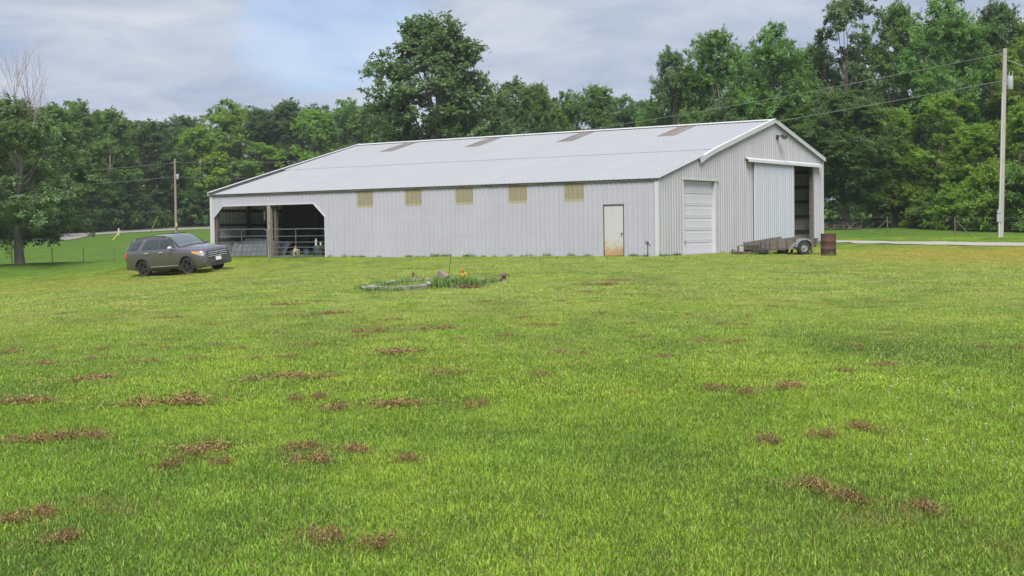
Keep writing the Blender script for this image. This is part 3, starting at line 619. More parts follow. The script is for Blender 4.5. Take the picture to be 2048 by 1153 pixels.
thing('scrap_heap', [('rusty_bar', MB().tube([(-0.4, 0, 0.05), (0.0, 0.1, 0.30), (0.35, 0.0, 0.12)], 0.03, 6), M['frame_rust'], 60), ('rusty_ring', MB().tube([(0.2 * math.cos(a), -0.1 + 0.05 * math.sin(a), 0.2 + 0.2 * math.sin(a)) for a in np.linspace(0, 6.283, 15)], 0.025, 6, False), M['frame_rust'], 60), ('block', MB().box((0.3, 0.15, 0.11), (0.3, 0.2, 0.2)), M['frame_rust'], None)], (-17.55, 0.4, 0.0), 'small heap of rusty iron against the right jamb of the bay', 'scrap')
# bent roofing sheets dumped behind the closed gate
for k, (x, y, z, rx, ry, lab) in enumerate([(-22.4, 0.75, 0.22, 62, 2, 'flattest'), (-22.6, 0.98, 0.34, 58, -3, 'middle'), (-22.2, 1.22, 0.43, 66, 4, 'rearmost')]):
    m = MB(); V = []; F = []; n = 26
    for i in range(n + 1):
        u = -1.5 + 3.0 * i / n; dd = 0.015 if i % 3 == 0 else 0.0
        for j in range(4): v = -0.45 + 0.3 * j; V.append((u, v, dd + 0.05 * math.sin(u * 2.1 + k) * (j / 3) + 0.03 * math.sin(v * 6 + k)))
    for i in range(n):
        for j in range(3): F.append((i * 4 + j, i * 4 + 4 + j, i * 4 + 5 + j, i * 4 + 1 + j))
    o = m.add(V, F).build('roofing_sheet', M['sheet_scrap'], None, None, bl(x, y, z), (rad(rx), rad(ry), BR))
    tag(o, f'bent galvanised roofing sheet leaning behind the closed gate, {lab} of three', 'metal sheet', 'scrap roofing sheets')
# light strip hanging from the bay ceiling
lf = thing('hanging_rag', [('rag', MB().add([(-0.05, 0, 0), (0.06, 0.01, 0.02), (0.03, 0.04, -0.2), (-0.06, 0.02, -0.22), (0.02, 0.03, -0.45), (-0.03, 0.0, -0.44)], [(0, 1, 2, 3), (3, 2, 4, 5)]), M['grey_steel'], None)], (-21.55, 0.6, 2.22), 'pale rag hanging under the bay header left of the post', 'rag')
# rusty machine behind the trailer, inside the sliding door
thing('rusty_machine', [('tank', MB().box((0, 0, 0.75), (0.95, 0.7, 0.62)).box((0, 0, 1.08), (0.8, 0.6, 0.06)), M['orange_rust'], None), ('base_frame', MB().box((0, 0, 0.24), (1.2, 0.8, 0.42)), M['frame_rust'], None),
      ('handle', MB().tube([(-0.2, -0.3, 1.05), (-0.12, -0.32, 1.25), (0.05, -0.32, 1.32), (0.22, -0.3, 1.26)], 0.03, 6), M['frame_rust'], 60), ('gearbox', MB().box((-0.02, -0.62, 0.78), (0.5, 0.3, 0.42)).lathe([(0, 0), (0.2, 0), (0.2, 0.1), (0, 0.1)], 16, Matrix.Rotation(rad(90), 4, 'Y'), (0.24, -0.6, 0.76)), M['black_plastic'], None),
      ('wheel', wheel_y((-0.1, 0.62, 0.36), 0.36, 0.2), M['rubber'], 40)], (-1.6, 15.3, 0.1), 'rusty orange machine standing inside the half open sliding door', 'machine', None, rad(0))
# yard hydrant at the near corner
thing('yard_hydrant', [('standpipe', MB().tube([(0, 0, -0.1), (0, 0, 0.50)], 0.018, 8), M['black_plastic'], 60), ('head', MB().box((0, 0, 0.54), (0.07, 0.06, 0.10)).tube([(0, 0, 0.52), (0.09, -0.02, 0.5), (0.12, -0.02, 0.42)], 0.02, 8), M['black_plastic'], 60), ('lever', MB().tube([(0, 0, 0.60), (-0.05, 0, 0.64), (-0.10, 0, 0.60), (-0.10, 0, 0.50)], 0.013, 6), M['black_plastic'], 60)],
      (-0.25, -0.42, -0.03), 'thin dark yard hydrant by the near corner of the barn', 'hydrant')

# ------------------------------------------------------------------ the parked car (local x forward from the rear bumper, y left, z up)
def car_materials():
    t = NT('grey_metallic_paint'); n = t.noise(t.obj, 400, 2, 0.5)
    M['paint'] = t.pbr(t.mix(n, (0.128, 0.118, 0.138), (0.165, 0.153, 0.176)), 0.28, 0.6, None, Coat_Weight=1.0, Coat_Roughness=0.03)
    t = NT('car_glass'); M['glass'] = t.pbr((0.020, 0.026, 0.028), 0.05, 0.0, None, Specular_IOR_Level=0.9, Coat_Weight=0.6)
    t = NT('windshield_glass'); M['glass_front'] = t.pbr((0.060, 0.085, 0.085), 0.04, 0.0, None, Specular_IOR_Level=1.0, Coat_Weight=1.0, Coat_IOR=1.7)
    t = NT('headlight_lens'); M['headlight'] = t.pbr(t.mix(t.step(t.noise(t.obj, 9, 2), 0.4, 0.6), (0.50, 0.48, 0.45), (0.34, 0.32, 0.30)), 0.15, 0.3, None, Coat_Weight=0.8)
    t = NT('amber_lens'); M['amber'] = t.pbr((0.58, 0.27, 0.06), 0.2, 0, None, Coat_Weight=0.8)
    t = NT('tail_lens'); M['tail'] = t.pbr((0.55, 0.02, 0.03), 0.2, 0, None, Coat_Weight=0.8)
    t = NT('car_plastic'); M['cladding'] = t.pbr(t.mix(t.noise(t.obj, 80, 2), (0.050, 0.050, 0.052), (0.070, 0.070, 0.072)), 0.5)
    M['rim'] = simple('black_rim', (0.055, 0.056, 0.06), 0.3, 0.5, 0.1)
    M['plate'] = simple('plate_white', (0.72, 0.73, 0.74), 0.4, 0, 0.05); M['badge'] = simple('badge_blue', (0.05, 0.09, 0.22), 0.3, 0.2, 0.1)
car_materials()
XS = np.array([0.00, 0.06, 0.25, 0.42, 0.70, 1.10, 1.60, 2.10, 2.60, 2.85, 3.20, 3.58, 3.90, 4.30, 4.60, 4.80, 4.92, 4.99])
SEC = dict(
 zb=[.44, .38, .32, .30, .28, .27, .27, .27, .27, .27, .27, .27, .27, .26, .26, .27, .31, .38],
 wb=[.76, .85, .89, .90, .91, .92, .92, .92, .92, .92, .92, .92, .92, .91, .89, .85, .77, .66],
 wm=[.83, .92, .96, .975, .985, .99, .985, .985, .985, .985, .985, .985, .98, .97, .945, .90, .81, .68],
 ws=[.83, .92, .95, .965, .97, .972, .972, .972, .972, .97, .968, .963, .955, .94, .91, .86, .77, .63],
 zs=[1.0, 1.04, 1.07, 1.08, 1.08, 1.08, 1.08, 1.08, 1.075, 1.07, 1.065, 1.06, 1.05, 1.03, 1.01, .98, .94, .87],
 wt=[.80, .88, .915, .93, .935, .938, .94, .94, .94, .935, .92, .905, .885, .85, .81, .74, .64, .50],
 zt=[1.14, 1.18, 1.21, 1.22, 1.22, 1.22, 1.215, 1.21, 1.20, 1.195, 1.19, 1.185, 1.165, 1.13, 1.095, 1.055, 1.0, .93],
 wr=[.72, .75, .72, .70, .695, .69, .685, .68, .68, .685, .72, .79, .78, .72, .66, .58, .48, .34],
 zr=[1.16, 1.30, 1.57, 1.68, 1.71, 1.73, 1.74, 1.74, 1.725, 1.68, 1.47, 1.22, 1.19, 1.15, 1.11, 1.065, 1.01, .937],
 zc=[1.17, 1.32, 1.60, 1.72, 1.76, 1.785, 1.80, 1.80, 1.785, 1.735, 1.53, 1.27, 1.235, 1.19, 1.14, 1.085, 1.025, .947])
def herm(xk, yk, x):
    yk = np.array(yk, float); i = int(np.clip(np.searchsorted(xk, x, 'right') - 1, 0, len(xk) - 2)); hh = xk[i + 1] - xk[i]; t = (x - xk[i]) / hh
    d = np.diff(yk) / np.diff(xk)
    def sl_(j):
        if j == 0: return d[0]
        if j == len(xk) - 1: return d[-1]
        a, b = d[j - 1], d[j]; return 0.0 if a * b <= 0 else 2 * a * b / (a + b)
    m0, m1 = sl_(i), sl_(i + 1)
    return (2 * t ** 3 - 3 * t ** 2 + 1) * yk[i] + (t ** 3 - 2 * t ** 2 + t) * hh * m0 + (-2 * t ** 3 + 3 * t ** 2) * yk[i + 1] + (t ** 3 - t ** 2) * hh * m1
def half(x):
    g = {k: herm(XS, v, x) for k, v in SEC.items()}
    P = [(0, g['zb']), (g['wb'] * 0.7, g['zb']), (g['wb'], g['zb'] + 0.03), (g['wm'], 0.64 * 0.6 + 0.4 * (g['zb'] + g['zs']) / 2), (g['ws'], g['zs']), (g['wt'], g['zt']), (g['wr'], g['zr']), (g['wr'] * 0.55, g['zr'] * 0.25 + g['zc'] * 0.75), (0, g['zc'])]
    for it in range(2):
        Q = [P[0]]
        for a, b in zip(P[:-1], P[1:]): Q += [(a[0] * .8 + b[0] * .2, a[1] * .8 + b[1] * .2), (a[0] * .2 + b[0] * .8, a[1] * .2 + b[1] * .8)]
        P = Q + [P[-1]]
    return np.array(P)
def side(x, z):                              # half width of the body side at height z
    P = half(x); k = int(np.argmax(P[:, 1] > P[0, 1] + 0.015)); q = P[k:]; o = np.argsort(q[:, 1], kind='stable'); return float(np.interp(z, q[o, 1], q[o, 0]))
def topz(x, y):
    P = half(x)[::-1]; k = len(P) // 2; return float(np.interp(abs(y), P[:k, 0], P[:k, 1]))
car = empty('parked_car', (0, 0, 0), (0, 0, 0), 'grey four door car with black wheels parked on the grass slope', 'car')
st = np.unique(np.r_[np.linspace(0, 0.3, 7), np.linspace(0.3, 4.6, 44), np.linspace(4.6, 4.99, 12)])
m = MB(); rings = []
for x in st:
    P = half(x); ring = [(x, p[0], p[1]) for p in P] + [(x, -p[0], p[1]) for p in P[-2:0:-1]]; rings.append(ring)
n = len(rings[0]); V = [v for r in rings for v in r]
F = [(i * n + j, i * n + (j + 1) % n, (i + 1) * n + (j + 1) % n, (i + 1) * n + j) for i in range(len(rings) - 1) for j in range(n)] + [tuple(range(n - 1, -1, -1)), tuple(range((len(rings) - 1) * n, len(rings) * n))]
m.add(V, F); body0 = m.build('body_raw', M['paint'])
RX, FX, WR = 1.17, 4.03, 0.385
cut = MB()
for x in (RX, FX):
    for s_ in (-1, 1): cut.lathe([(0.455, -0.19), (0.455, 0.3)], 40, Matrix.Rotation(rad(90) * -s_, 4, 'X'), (x, s_ * 0.92, 0.40))
cut = cut.build('cut_raw', M['black_plastic'])
bo = body0.modifiers.new('b', 'BOOLEAN'); bo.object = cut; bo.operation = 'DIFFERENCE'; bo.solver = 'EXACT'
dg = bpy.context.evaluated_depsgraph_get(); me = bpy.data.meshes.new_from_object(body0.evaluated_get(dg)); me.name = 'body'
bpy.data.objects.remove(body0); bpy.data.objects.remove(cut)
me.materials.clear(); me.materials.append(M['paint']); me.polygons.foreach_set('use_smooth', [True] * len(me.polygons)); me.set_sharp_from_angle(angle=rad(32))
link('body', me, car)
def side_patch(c, s_, off=0.006, nu=10, nv=6):   # c: four (x, z) corners: bottom rear, bottom front, top front, top rear
    V = []; F = []
    for j in range(nv + 1):
        b = j / nv
        for i in range(nu + 1):
            a = i / nu; x = (c[0][0] * (1 - a) + c[1][0] * a) * (1 - b) + (c[3][0] * (1 - a) + c[2][0] * a) * b; z = (c[0][1] * (1 - a) + c[1][1] * a) * (1 - b) + (c[3][1] * (1 - a) + c[2][1] * a) * b
            V.append((x, s_ * (side(x, z) + off), z))
    for j in range(nv):
        for i in range(nu): k = j * (nu + 1) + i; F.append((k, k + 1, k + nu + 2, k + nu + 1))
    return MB().add(V, F)
for s_ in (1, -1):
    for c in ([(2.33, 1.235), (3.34, 1.235), (2.88, 1.615), (2.33, 1.665)], [(1.22, 1.245), (2.22, 1.24), (2.22, 1.665), (1.46, 1.655)], [(0.22, 1.25), (0.86, 1.25), (1.14, 1.64), (0.40, 1.60)]):
        side_patch([(x + (0.03 if k in (1, 2) else -0.03), z + (0.02 if k > 1 else -0.02)) for k, (x, z) in enumerate(c)], s_, 0.003).build('window_frame', M['black_plastic'], car)
        side_patch(c, s_, 0.008).build('side_window', M['glass'], car, 60)
    dcol = M['paint']
    for (a, b) in ((2.29, 3.40), (1.33, 2.27)):
        d = side_patch([(a if a > 2 else a + 0.22, 0.42), (b, 0.42), (b, 1.18), (a, 1.18)], s_, 0.004, 12, 10).build('door', dcol, car, 60)
        MB().bar((a + 0.10, s_ * (side(a + 0.1, 1.08) + 0.03), 1.08), (a + 0.34, s_ * (side(a + 0.34, 1.08) + 0.03), 1.085), 0.04, 0.045).build('door_handle', M['silver'], d)
    # sill cladding with bright strip
    side_patch([(1.62, 0.30), (3.58, 0.30), (3.58, 0.44), (1.62, 0.44)], s_, 0.022, 8, 3).build('sill_cladding', M['cladding'], car)
    side_patch([(1.70, 0.44), (3.50, 0.44), (3.50, 0.475), (1.70, 0.475)], s_, 0.030, 8, 2).build('bright_strip', M['silver'], car)
    # arch cladding
    for x0 in (RX, FX):
        V = []; F = []; na = 22
        for k in range(na + 1):
            a = rad(-12) + (math.pi + rad(24)) * k / na
            for r, o in ((0.448, -0.02), (0.45, 0.022), (0.535, 0.016)):
                x = x0 + r * math.cos(a); z = 0.40 + r * math.sin(a); z = max(z, 0.29); V.append((x, s_ * (side(min(max(x, 0.02), 4.97), max(z, 0.36)) + o), z))
        for k in range(na):
            for q in range(2): F.append((k * 3 + q, k * 3 + q + 1, k * 3 + q + 4, k * 3 + q + 3))
        MB().add(V, F).build('arch_cladding', M['cladding'], car, 50)
    # mirror, lamps, roof rail
    MB().blob((3.20, s_ * 1.06, 1.25), (0.09, 0.13, 0.085), 12).bar((3.22, s_ * 0.88, 1.20), (3.20, s_ * 1.02, 1.21), 0.07, 0.04).build('mirror', M['silver'] if s_ < 0 else M['paint'], car, 60)
    side_patch([(4.46, 0.93), (4.955, 0.78), (4.955, 0.935), (4.38, 1.035)], s_, 0.012, 12, 5).build('headlight', M['headlight'], car, 60)
    side_patch([(4.42, 0.945), (4.76, 0.885), (4.78, 0.985), (4.39, 1.035)], s_, 0.018, 8, 4).build('turn_signal', M['amber'], car, 60)
    side_patch([(0.03, 0.88), (0.26, 0.94), (0.20, 1.14), (0.05, 1.14)], s_, 0.010, 6, 5).build('tail_light', M['tail'], car, 60)
    MB().tube([(0.62, s_ * 0.66, topz(0.62, 0.66) + 0.0), (0.74, s_ * 0.655, topz(0.74, 0.655) + 0.055), (1.6, s_ * 0.65, topz(1.6, 0.65) + 0.065), (2.45, s_ * 0.64, topz(2.45, 0.64) + 0.055), (2.62, s_ * 0.64, topz(2.62, 0.64) + 0.0)], [0.03, 0.024, 0.022, 0.024, 0.03], 8).build('roof_rail', M['black_plastic'], car, 60)
    MB().lathe([(0, 0), (0.055, 0), (0.055, 0.03), (0, 0.03)], 14, Matrix.Rotation(rad(90), 4, 'Y'), (4.88, s_ * 0.68, 0.46)).build('fog_lamp', M['lamp_glass'], car, 40)
# windshield and rear glass
def top_patch(x0, x1, w0, w1, off, nu=10, nv=12, side_x=0.0):
    V = []; F = []
    for i in range(nu + 1):
        a = i / nu; x = x0 + (x1 - x0) * a; hw = w0 + (w1 - w0) * a
        for j in range(nv + 1): y = -hw + 2 * hw * j / nv; V.append((x, y, topz(x, y) + off))
    for i in range(nu):
        for j in range(nv): k = i * (nv + 1) + j; F.append((k, k + 1, k + nv + 2, k + nv + 1))
    return MB().add(V, F)
top_patch(2.78, 3.56, 0.62, 0.74, 0.012).build('windshield', M['glass_front'], car, 60)
top_patch(3.535, 3.63, 0.74, 0.745, 0.016, 2).build('windshield_cowl', M['black_plastic'], car)
top_patch(0.10, 0.36, 0.66, 0.63, 0.012, 5).build('rear_window', M['glass'], car, 60)
top_patch(3.66, 4.90, 0.70, 0.44, 0.005, 12).build('hood', M['paint'], car, 60)
for s_ in (1, -1): MB().bar((2.80, s_ * 0.66, topz(2.80, 0.64) + 0.01), (3.55, s_ * 0.79, topz(3.55, 0.77) + 0.01), 0.05, 0.03).build('a_pillar', M['black_plastic'], car)
# front: grille with bright bars and oval badge, plate, black bumper
gr = MB().box((4.965, 0, 0.81), (0.09, 1.16, 0.30)).build('grille', M['black_plastic'], car)
for z in (0.72, 0.81, 0.895): MB().box((5.005, 0, z), (0.035, 1.12, 0.042)).build('grille_bar', M['chrome'], gr)
bd = MB().lathe([(0, 0), (0.105, 0), (0.105, 0.02), (0, 0.02)], 20, Matrix.Rotation(rad(90), 4, 'Y') @ Matrix.Diagonal((0.48, 1, 1, 1)), (5.018, 0, 0.83)).build('badge', M['chrome'], car, 40)
MB().lathe([(0, 0), (0.085, 0), (0.085, 0.006), (0, 0.006)], 20, Matrix.Rotation(rad(90), 4, 'Y') @ Matrix.Diagonal((0.45, 1, 1, 1)), (5.038, 0, 0.83)).build('badge_face', M['badge'], bd, 40)
pl = MB().box((5.035, 0.0, 0.59), (0.02, 0.31, 0.155)).build('licence_plate', M['plate'], car)
MB().prism([(-0.74, 0.30), (-0.80, 0.36), (-0.80, 0.50), (-0.70, 0.60), (0.70, 0.60), (0.80, 0.50), (0.80, 0.36), (0.74, 0.30)], 4.80, 5.01, 'x').build('front_bumper', M['cladding'], car)
MB().prism([(-0.5, 0.36), (-0.42, 0.45), (0.42, 0.45), (0.5, 0.36)], 5.0, 5.02, 'x').build('air_intake', M['black_plastic'], car)
MB().prism([(-0.80, 0.36), (-0.84, 0.44), (-0.84, 0.62), (0.84, 0.62), (0.84, 0.44), (0.80, 0.36)], -0.04, 0.10, 'x').build('rear_bumper', M['cladding'], car)
# underbody so that no light shows through beneath
MB().box((2.55, 0, 0.32), (3.9, 1.25, 0.14)).build('underbody', M['black_plastic'], car)
def car_wheel():
    tyre = MB().lathe([(0.255, -0.11), (0.30, -0.125), (0.355, -0.12), (0.382, -0.085), (0.385, 0), (0.382, 0.085), (0.355, 0.12), (0.30, 0.125), (0.255, 0.11)], 40, cap=False).mesh('tyre', M['rubber'], 35)
    rim = MB(); rim.lathe([(0.262, -0.10), (0.268, 0.105), (0.245, 0.105), (0.235, 0.03), (0.0, 0.0)], 40)
    for k in range(5):
        a = 2 * math.pi * k / 5
        for da in (-0.16, 0.16): rim.bar((0.05 * math.cos(a + da * 1.6), 0.05 * math.sin(a + da * 1.6), 0.085), (0.25 * math.cos(a + da), 0.25 * math.sin(a + da), 0.095), 0.042, 0.03, (0, 0, 1))
    rim.lathe([(0, 0.07), (0.07, 0.07), (0.06, 0.105), (0, 0.11)], 16)
    return tyre, rim.mesh('rim', M['rim'], 35)
ty, ri = car_wheel()
for x in (RX, FX):
    for s_ in (1, -1):
        o = link('wheel', ty, car, (x, s_ * 0.845, WR), (rad(-90) * s_, 0, 0)); link('rim', ri, o)
# stand it on the slope: wheel contacts on the ground
pr, pf = Vector((-16.50, 63.15, 0)), Vector((-14.14, 61.54, 0))       # right-hand wheels
fx = (pf - pr).normalized(); lf_ = Vector((-fx.y, fx.x, 0))
def gz(p): return h(p.x, p.y)
zr_, zf_ = gz(pr), gz(pf); zl_ = (gz(pr + lf_ * 1.69) + gz(pf + lf_ * 1.69)) / 2
X = (fx * 2.857 + Vector((0, 0, zf_ - zr_))).normalized(); Yv = (lf_ * 1.69 + Vector((0, 0, zl_ - (zr_ + zf_) / 2))).normalized(); Z = X.cross(Yv).normalized(); Yv = Z.cross(X)
R = Matrix((X, Yv, Z)).transposed()
car.rotation_euler = R.to_euler(); org = Vector((pr.x, pr.y, zr_)) - R @ Vector((RX, -0.845, 0.0)); car.location = org + Vector((0, 0, -0.01))

# ------------------------------------------------------------------ utility trailer (local x from tongue to tail, axle at the origin)
TA = Vector((0.92, 0.39, 0)).normalized(); axp = Vector((11.99, 57.6, 0)); nrm = Vector((-TA.y, TA.x, 0))
tl_c = axp + nrm * 0.72; tilt = -rad(3.1)
trl = empty('utility_trailer', (tl_c.x, tl_c.y, h(axp.x, axp.y) + 0.30), (0, tilt, math.atan2(TA.y, TA.x)), 'weathered wooden utility trailer with steel fender resting tongue down on grass', 'trailer')
BX0, BX1, FZ = -1.98, 0.72, 0.05
for s_ in (-1, 1):
    MB().bar((BX0, s_ * 0.62, FZ - 0.04), (BX1, s_ * 0.62, FZ - 0.04), 0.05, 0.08).build('frame_rail', M['frame_rust'], trl)
    MB().prism([(BX0, FZ), (-0.36, FZ), (-0.14, FZ + 0.30), (-0.12, FZ + 0.42), (-0.6, FZ + 0.40), (BX0, FZ + 0.29)], s_ * 0.585, s_ * 0.62, 'y').build('side_board', M['board_wood'], trl)
    MB().box((0.56, s_ * 0.60, FZ + 0.15), (0.60, 0.035, 0.30)).build('side_board', M['board_wood'], trl)
    for x in (-1.94, -1.74, -1.53, -1.16, -0.72, -0.30): MB().box((x, s_ * 0.640, FZ + 0.14), (0.045, 0.04, 0.36)).build('stake', M['frame_rust'], trl)
    MB().box((0.69, s_ * 0.64, FZ + 0.12), (0.05, 0.04, 0.36)).build('stake', M['frame_rust'], trl)
    V = []; F = []; na = 16
    for k in range(na + 1):
        a = math.pi * (0.03 + 0.94 * k / na)
        for y in (0.62, 0.86): V.append((0.40 * math.cos(a) - 0.0, s_ * y, 0.365 * math.sin(a) + 0.02))
        V.append((0.40 * math.cos(a), s_ * 0.87, 0.365 * math.sin(a) - 0.04)); V.append((0.37 * math.cos(a), s_ * 0.86, 0.335 * math.sin(a) + 0.0))
    for k in range(na):
        for q in range(3): F.append((k * 4 + q, k * 4 + q + 1, k * 4 + q + 5, k * 4 + q + 4))
    MB().add(V, F).build('fender', M['fender_steel'], trl, 40)
    MB().prism([(-0.37, 0.02), (-0.40, -0.02), (-0.66, -0.04), (-0.62, 0.0), (-0.5, 0.12), (-0.38, 0.28)], s_ * 0.63, s_ * 0.66, 'y').build('fender_gusset', M['fender_steel'], trl)
    o = MB().lathe([(0.17, -0.09), (0.24, -0.10), (0.285, -0.085), (0.295, -0.04), (0.295, 0.04), (0.285, 0.085), (0.24, 0.10), (0.17, 0.09)], 32, Matrix.Rotation(rad(-90) * s_, 4, 'X'), cap=False).build('tyre', M['rubber'], trl, 35, (0, s_ * 0.745, 0))
    rm = MB().lathe([(0.175, -0.08), (0.18, 0.085), (0.165, 0.085), (0.145, 0.035), (0.10, 0.03), (0.085, 0.055), (0.05, 0.06), (0.045, 0.09), (0.0, 0.095)], 28, Matrix.Rotation(rad(-90) * s_, 4, 'X'))
    rm.build('rim', M['grey_steel'], o, 30)
    MB().lathe([(0, 0), (0.045, 0), (0.045, 0.03), (0.02, 0.045), (0, 0.045)], 14, Matrix.Rotation(rad(-90) * s_, 4, 'X'), (0.41, s_ * 0.67, 0.16)).build('marker_lamp', M['lamp_glass'], trl, 40)
    MB().box((0.43, s_ * 0.70, -0.10), (0.09, 0.05, 0.34)).build('mud_bracket', M['frame_rust'], trl)
MB().bar((0, -0.75, 0.0), (0, 0.75, 0.0), 0.05, 0.05).build('axle', M['frame_rust'], trl)
for k in range(9): MB().box(((BX0 + BX1) / 2, -0.53 + k * 0.1325, FZ + 0.012), (BX1 - BX0, 0.128, 0.025)).build('floor_board', M['board_wood'], trl)
MB().box((BX0 - 0.01, 0, FZ + 0.10), (0.03, 1.15, 0.20)).build('front_board', M['board_wood'], trl)
for y in (-1, 1): MB().bar((BX0 + 0.1, y * 0.5, FZ - 0.09), (-2.5, y * 0.04, FZ - 0.09), 0.05, 0.08).build('tongue_bar', M['frame_rust'], trl)
MB().tube([(-2.45, 0, FZ - 0.08), (-2.95, 0, FZ - 0.06)], 0.045, 8).tube([(-2.90, 0, FZ - 0.06), (-2.92, 0, FZ + 0.10)], 0.02, 6).build('coupler', M['frame_rust'], trl, 50)
MB().tube([(-2.70, -0.10, -0.48), (-2.70, -0.10, 0.26)], 0.040, 8).tube([(-2.70, -0.10, 0.26), (-2.55, -0.18, 0.27), (-2.46, -0.22, 0.26), (-2.46, -0.22, 0.13)], 0.018, 6).build('jack_stand', M['frame_rust'], trl, 50)
MB().lathe([(0.15, -0.09), (0.24, -0.10), (0.34, -0.07), (0.355, 0), (0.34, 0.07), (0.24, 0.10), (0.15, 0.09)], 28, None, (-2.06, -0.70, FZ - 0.05), cap=False).build('spare_tyre', M['rubber'], trl, 40)

# ------------------------------------------------------------------ drums
def drum(x, y, label, r=0.293, ht=0.88, mat='drum_rust', group=None):
    e = empty('rusty_drum', (x, y, h(x, y) - 0.02), (0, 0, 0.4), label, 'drum', group)
    pr_ = [(0, 0.02), (r - 0.02, 0.02), (r - 0.012, 0.0), (r + 0.003, 0.005), (r, 0.03)]
    for z in (ht / 3, 2 * ht / 3): pr_ += [(r - 0.002, z - 0.03), (r + 0.009, z - 0.012), (r + 0.009, z + 0.012), (r - 0.002, z + 0.03)]
    pr_ += [(r, ht - 0.03), (r + 0.004, ht - 0.006), (r - 0.008, ht), (r - 0.016, ht - 0.02), (r - 0.016, 0.1), (0, 0.1)]
    MB().lathe(pr_, 36).build('shell', M[mat], e, 40)
    MB().tube([((r - 0.004) * math.cos(a), (r - 0.004) * math.sin(a), ht - 0.002) for a in np.linspace(0, 2 * math.pi, 37)], 0.011, 6, False).build('rim', M[mat], e, 60)
drum(12.25, 54.1, 'dark red rusty steel drum standing open beside the trailer tail')
drum(28.3, 108.0, 'small rusty burn barrel standing under the trees beyond the drive', 0.29, 0.62)

# ------------------------------------------------------------------ utility poles, wires, guys
def utility_pole(x, y, top, r0, r1, lean, label, mat, side_):
    z = h(x, y); e = empty('utility_pole', (x, y, z - 0.3), (0, 0, 0), label, 'pole', 'utility poles')
    H_ = top - z + 0.3; px = lambda q: (lean[0] * q / H_, lean[1] * q / H_, q)
    MB().tube([px(q) for q in np.linspace(0, H_, 8)], [r0 + (r1 - r0) * k / 7 for k in range(8)], 14).build('shaft', mat, e, 50)
    return e, H_, px
# near pole by the drive: transformer, meter box and conduit
pe, PH, px = utility_pole(26.21, 75.0, 11.0, 0.155, 0.112, (0.24, 0.0), 'tall pale wooden utility pole with transformer and meter box by driveway', M['pole_wood'], 1)
c = px(PH - 1.75); MB().lathe([(0, -0.42), (0.15, -0.42), (0.16, -0.40), (0.16, 0.22), (0.13, 0.28), (0, 0.30)], 18, None, (c[0] + 0.30, c[1] - 0.05, c[2])).build('transformer', M['transformer'], pe, 40)
for dx in (0.22, 0.40): MB().tube([(c[0] + dx, c[1] - 0.05, c[2] + 0.26), (c[0] + dx + 0.06, c[1] - 0.05, c[2] + 0.55)], [0.03, 0.02], 8).build('bushing', M['transformer'], pe, 40)
MB().box((c[0] + 0.14, c[1] - 0.02, c[2]), (0.1, 0.05, 0.4)).build('bracket', M['grey_steel'], pe)
c = px(1.45); MB().box((c[0] - 0.17, c[1] - 0.17, c[2] - 0.10), (0.24, 0.13, 0.42)).box((c[0] - 0.17, c[1] - 0.17, c[2] + 0.24), (0.20, 0.12, 0.20)).build('meter_box', M['transformer'], pe)
MB().tube([(c[0] - 0.15, c[1] - 0.16, -0.05 + 0.2), (c[0] - 0.15, c[1] - 0.16, 1.3)], 0.055, 10).build('conduit', M['white_plastic'], pe, 50)
MB().tube([(px(1.7)[0] - 0.14, -0.16, 1.7), (px(8)[0] - 0.12, -0.14, 8.0)], 0.035, 8).build('riser_conduit', M['white_plastic'], pe, 50)
# far pole by the road
pf_, PF, qx = utility_pole(-41.16, 172.0, 11.2, 0.17, 0.12, (0.06, 0.0), 'distant brownish utility pole with small transformer beside the country road', M['pole_wood_brown'], 1)
c = qx(PF - 2.2); MB().lathe([(0, -0.36), (0.16, -0.36), (0.17, -0.34), (0.17, 0.22), (0.13, 0.28), (0, 0.3)], 16, None, (c[0] + 0.32, c[1] - 0.05, c[2])).build('transformer', M['transformer'], pf_, 40)
MB().box((c[0] + 0.16, c[1] - 0.03, c[2]), (0.12, 0.05, 0.4)).build('bracket', M['grey_steel'], pf_)
c = qx(PF - 0.45); MB().tube([(c[0] - 0.3, c[1] - 0.1, c[2] - 0.06), (c[0] + 0.3, c[1] - 0.1, c[2] + 0.04)], 0.035, 8).build('insulator_arm', M['transformer'], pf_, 50)
c = qx(1.3); MB().box((c[0] + 0.12, c[1] - 0.18, c[2]), (0.2, 0.14, 0.42)).build('meter_box', M['cream_plastic'], pf_); MB().box((c[0] + 0.16, c[1] - 0.18, c[2] - 0.42), (0.22, 0.14, 0.30)).build('service_box', M['orange_rust'], pf_)
def wire(a, b, sag, r, label, n=30):
    a = Vector(a); b = Vector(b); o = MB().tube([a + (b - a) * t - Vector((0, 0, sag * 4 * t * (1 - t))) for t in np.linspace(0, 1, n)], r, 5).build('overhead_wire', M['wire'], None, 60)
    tag(o, label, 'wire', 'overhead wires')
PT = Vector((26.44, 74.85, 10.75)); FT = Vector((-41.1, 171.9, 10.75))
wire(FT, PT, 1.9, 0.016, 'upper overhead wire strung between the two utility poles'); wire(FT - Vector((0, 0, 1.75)), PT - Vector((0.03, 0, 1.45)), 1.9, 0.016, 'lower overhead wire strung between the two utility poles')
wire(FT + Vector((-0.1, 0, -0.1)), (-115, 150, 9.5), 1.6, 0.016, 'upper overhead wire running off from the distant pole over the road'); wire(FT - Vector((0.1, 0, 1.8)), (-115, 150, 7.9), 1.6, 0.016, 'lower overhead wire running off from the distant pole over the road')
wire(PT + Vector((0.1, 0, -0.4)), (40, 66, 5.2), 0.5, 0.02, 'service wire dropping from the pale pole beyond the transformer')
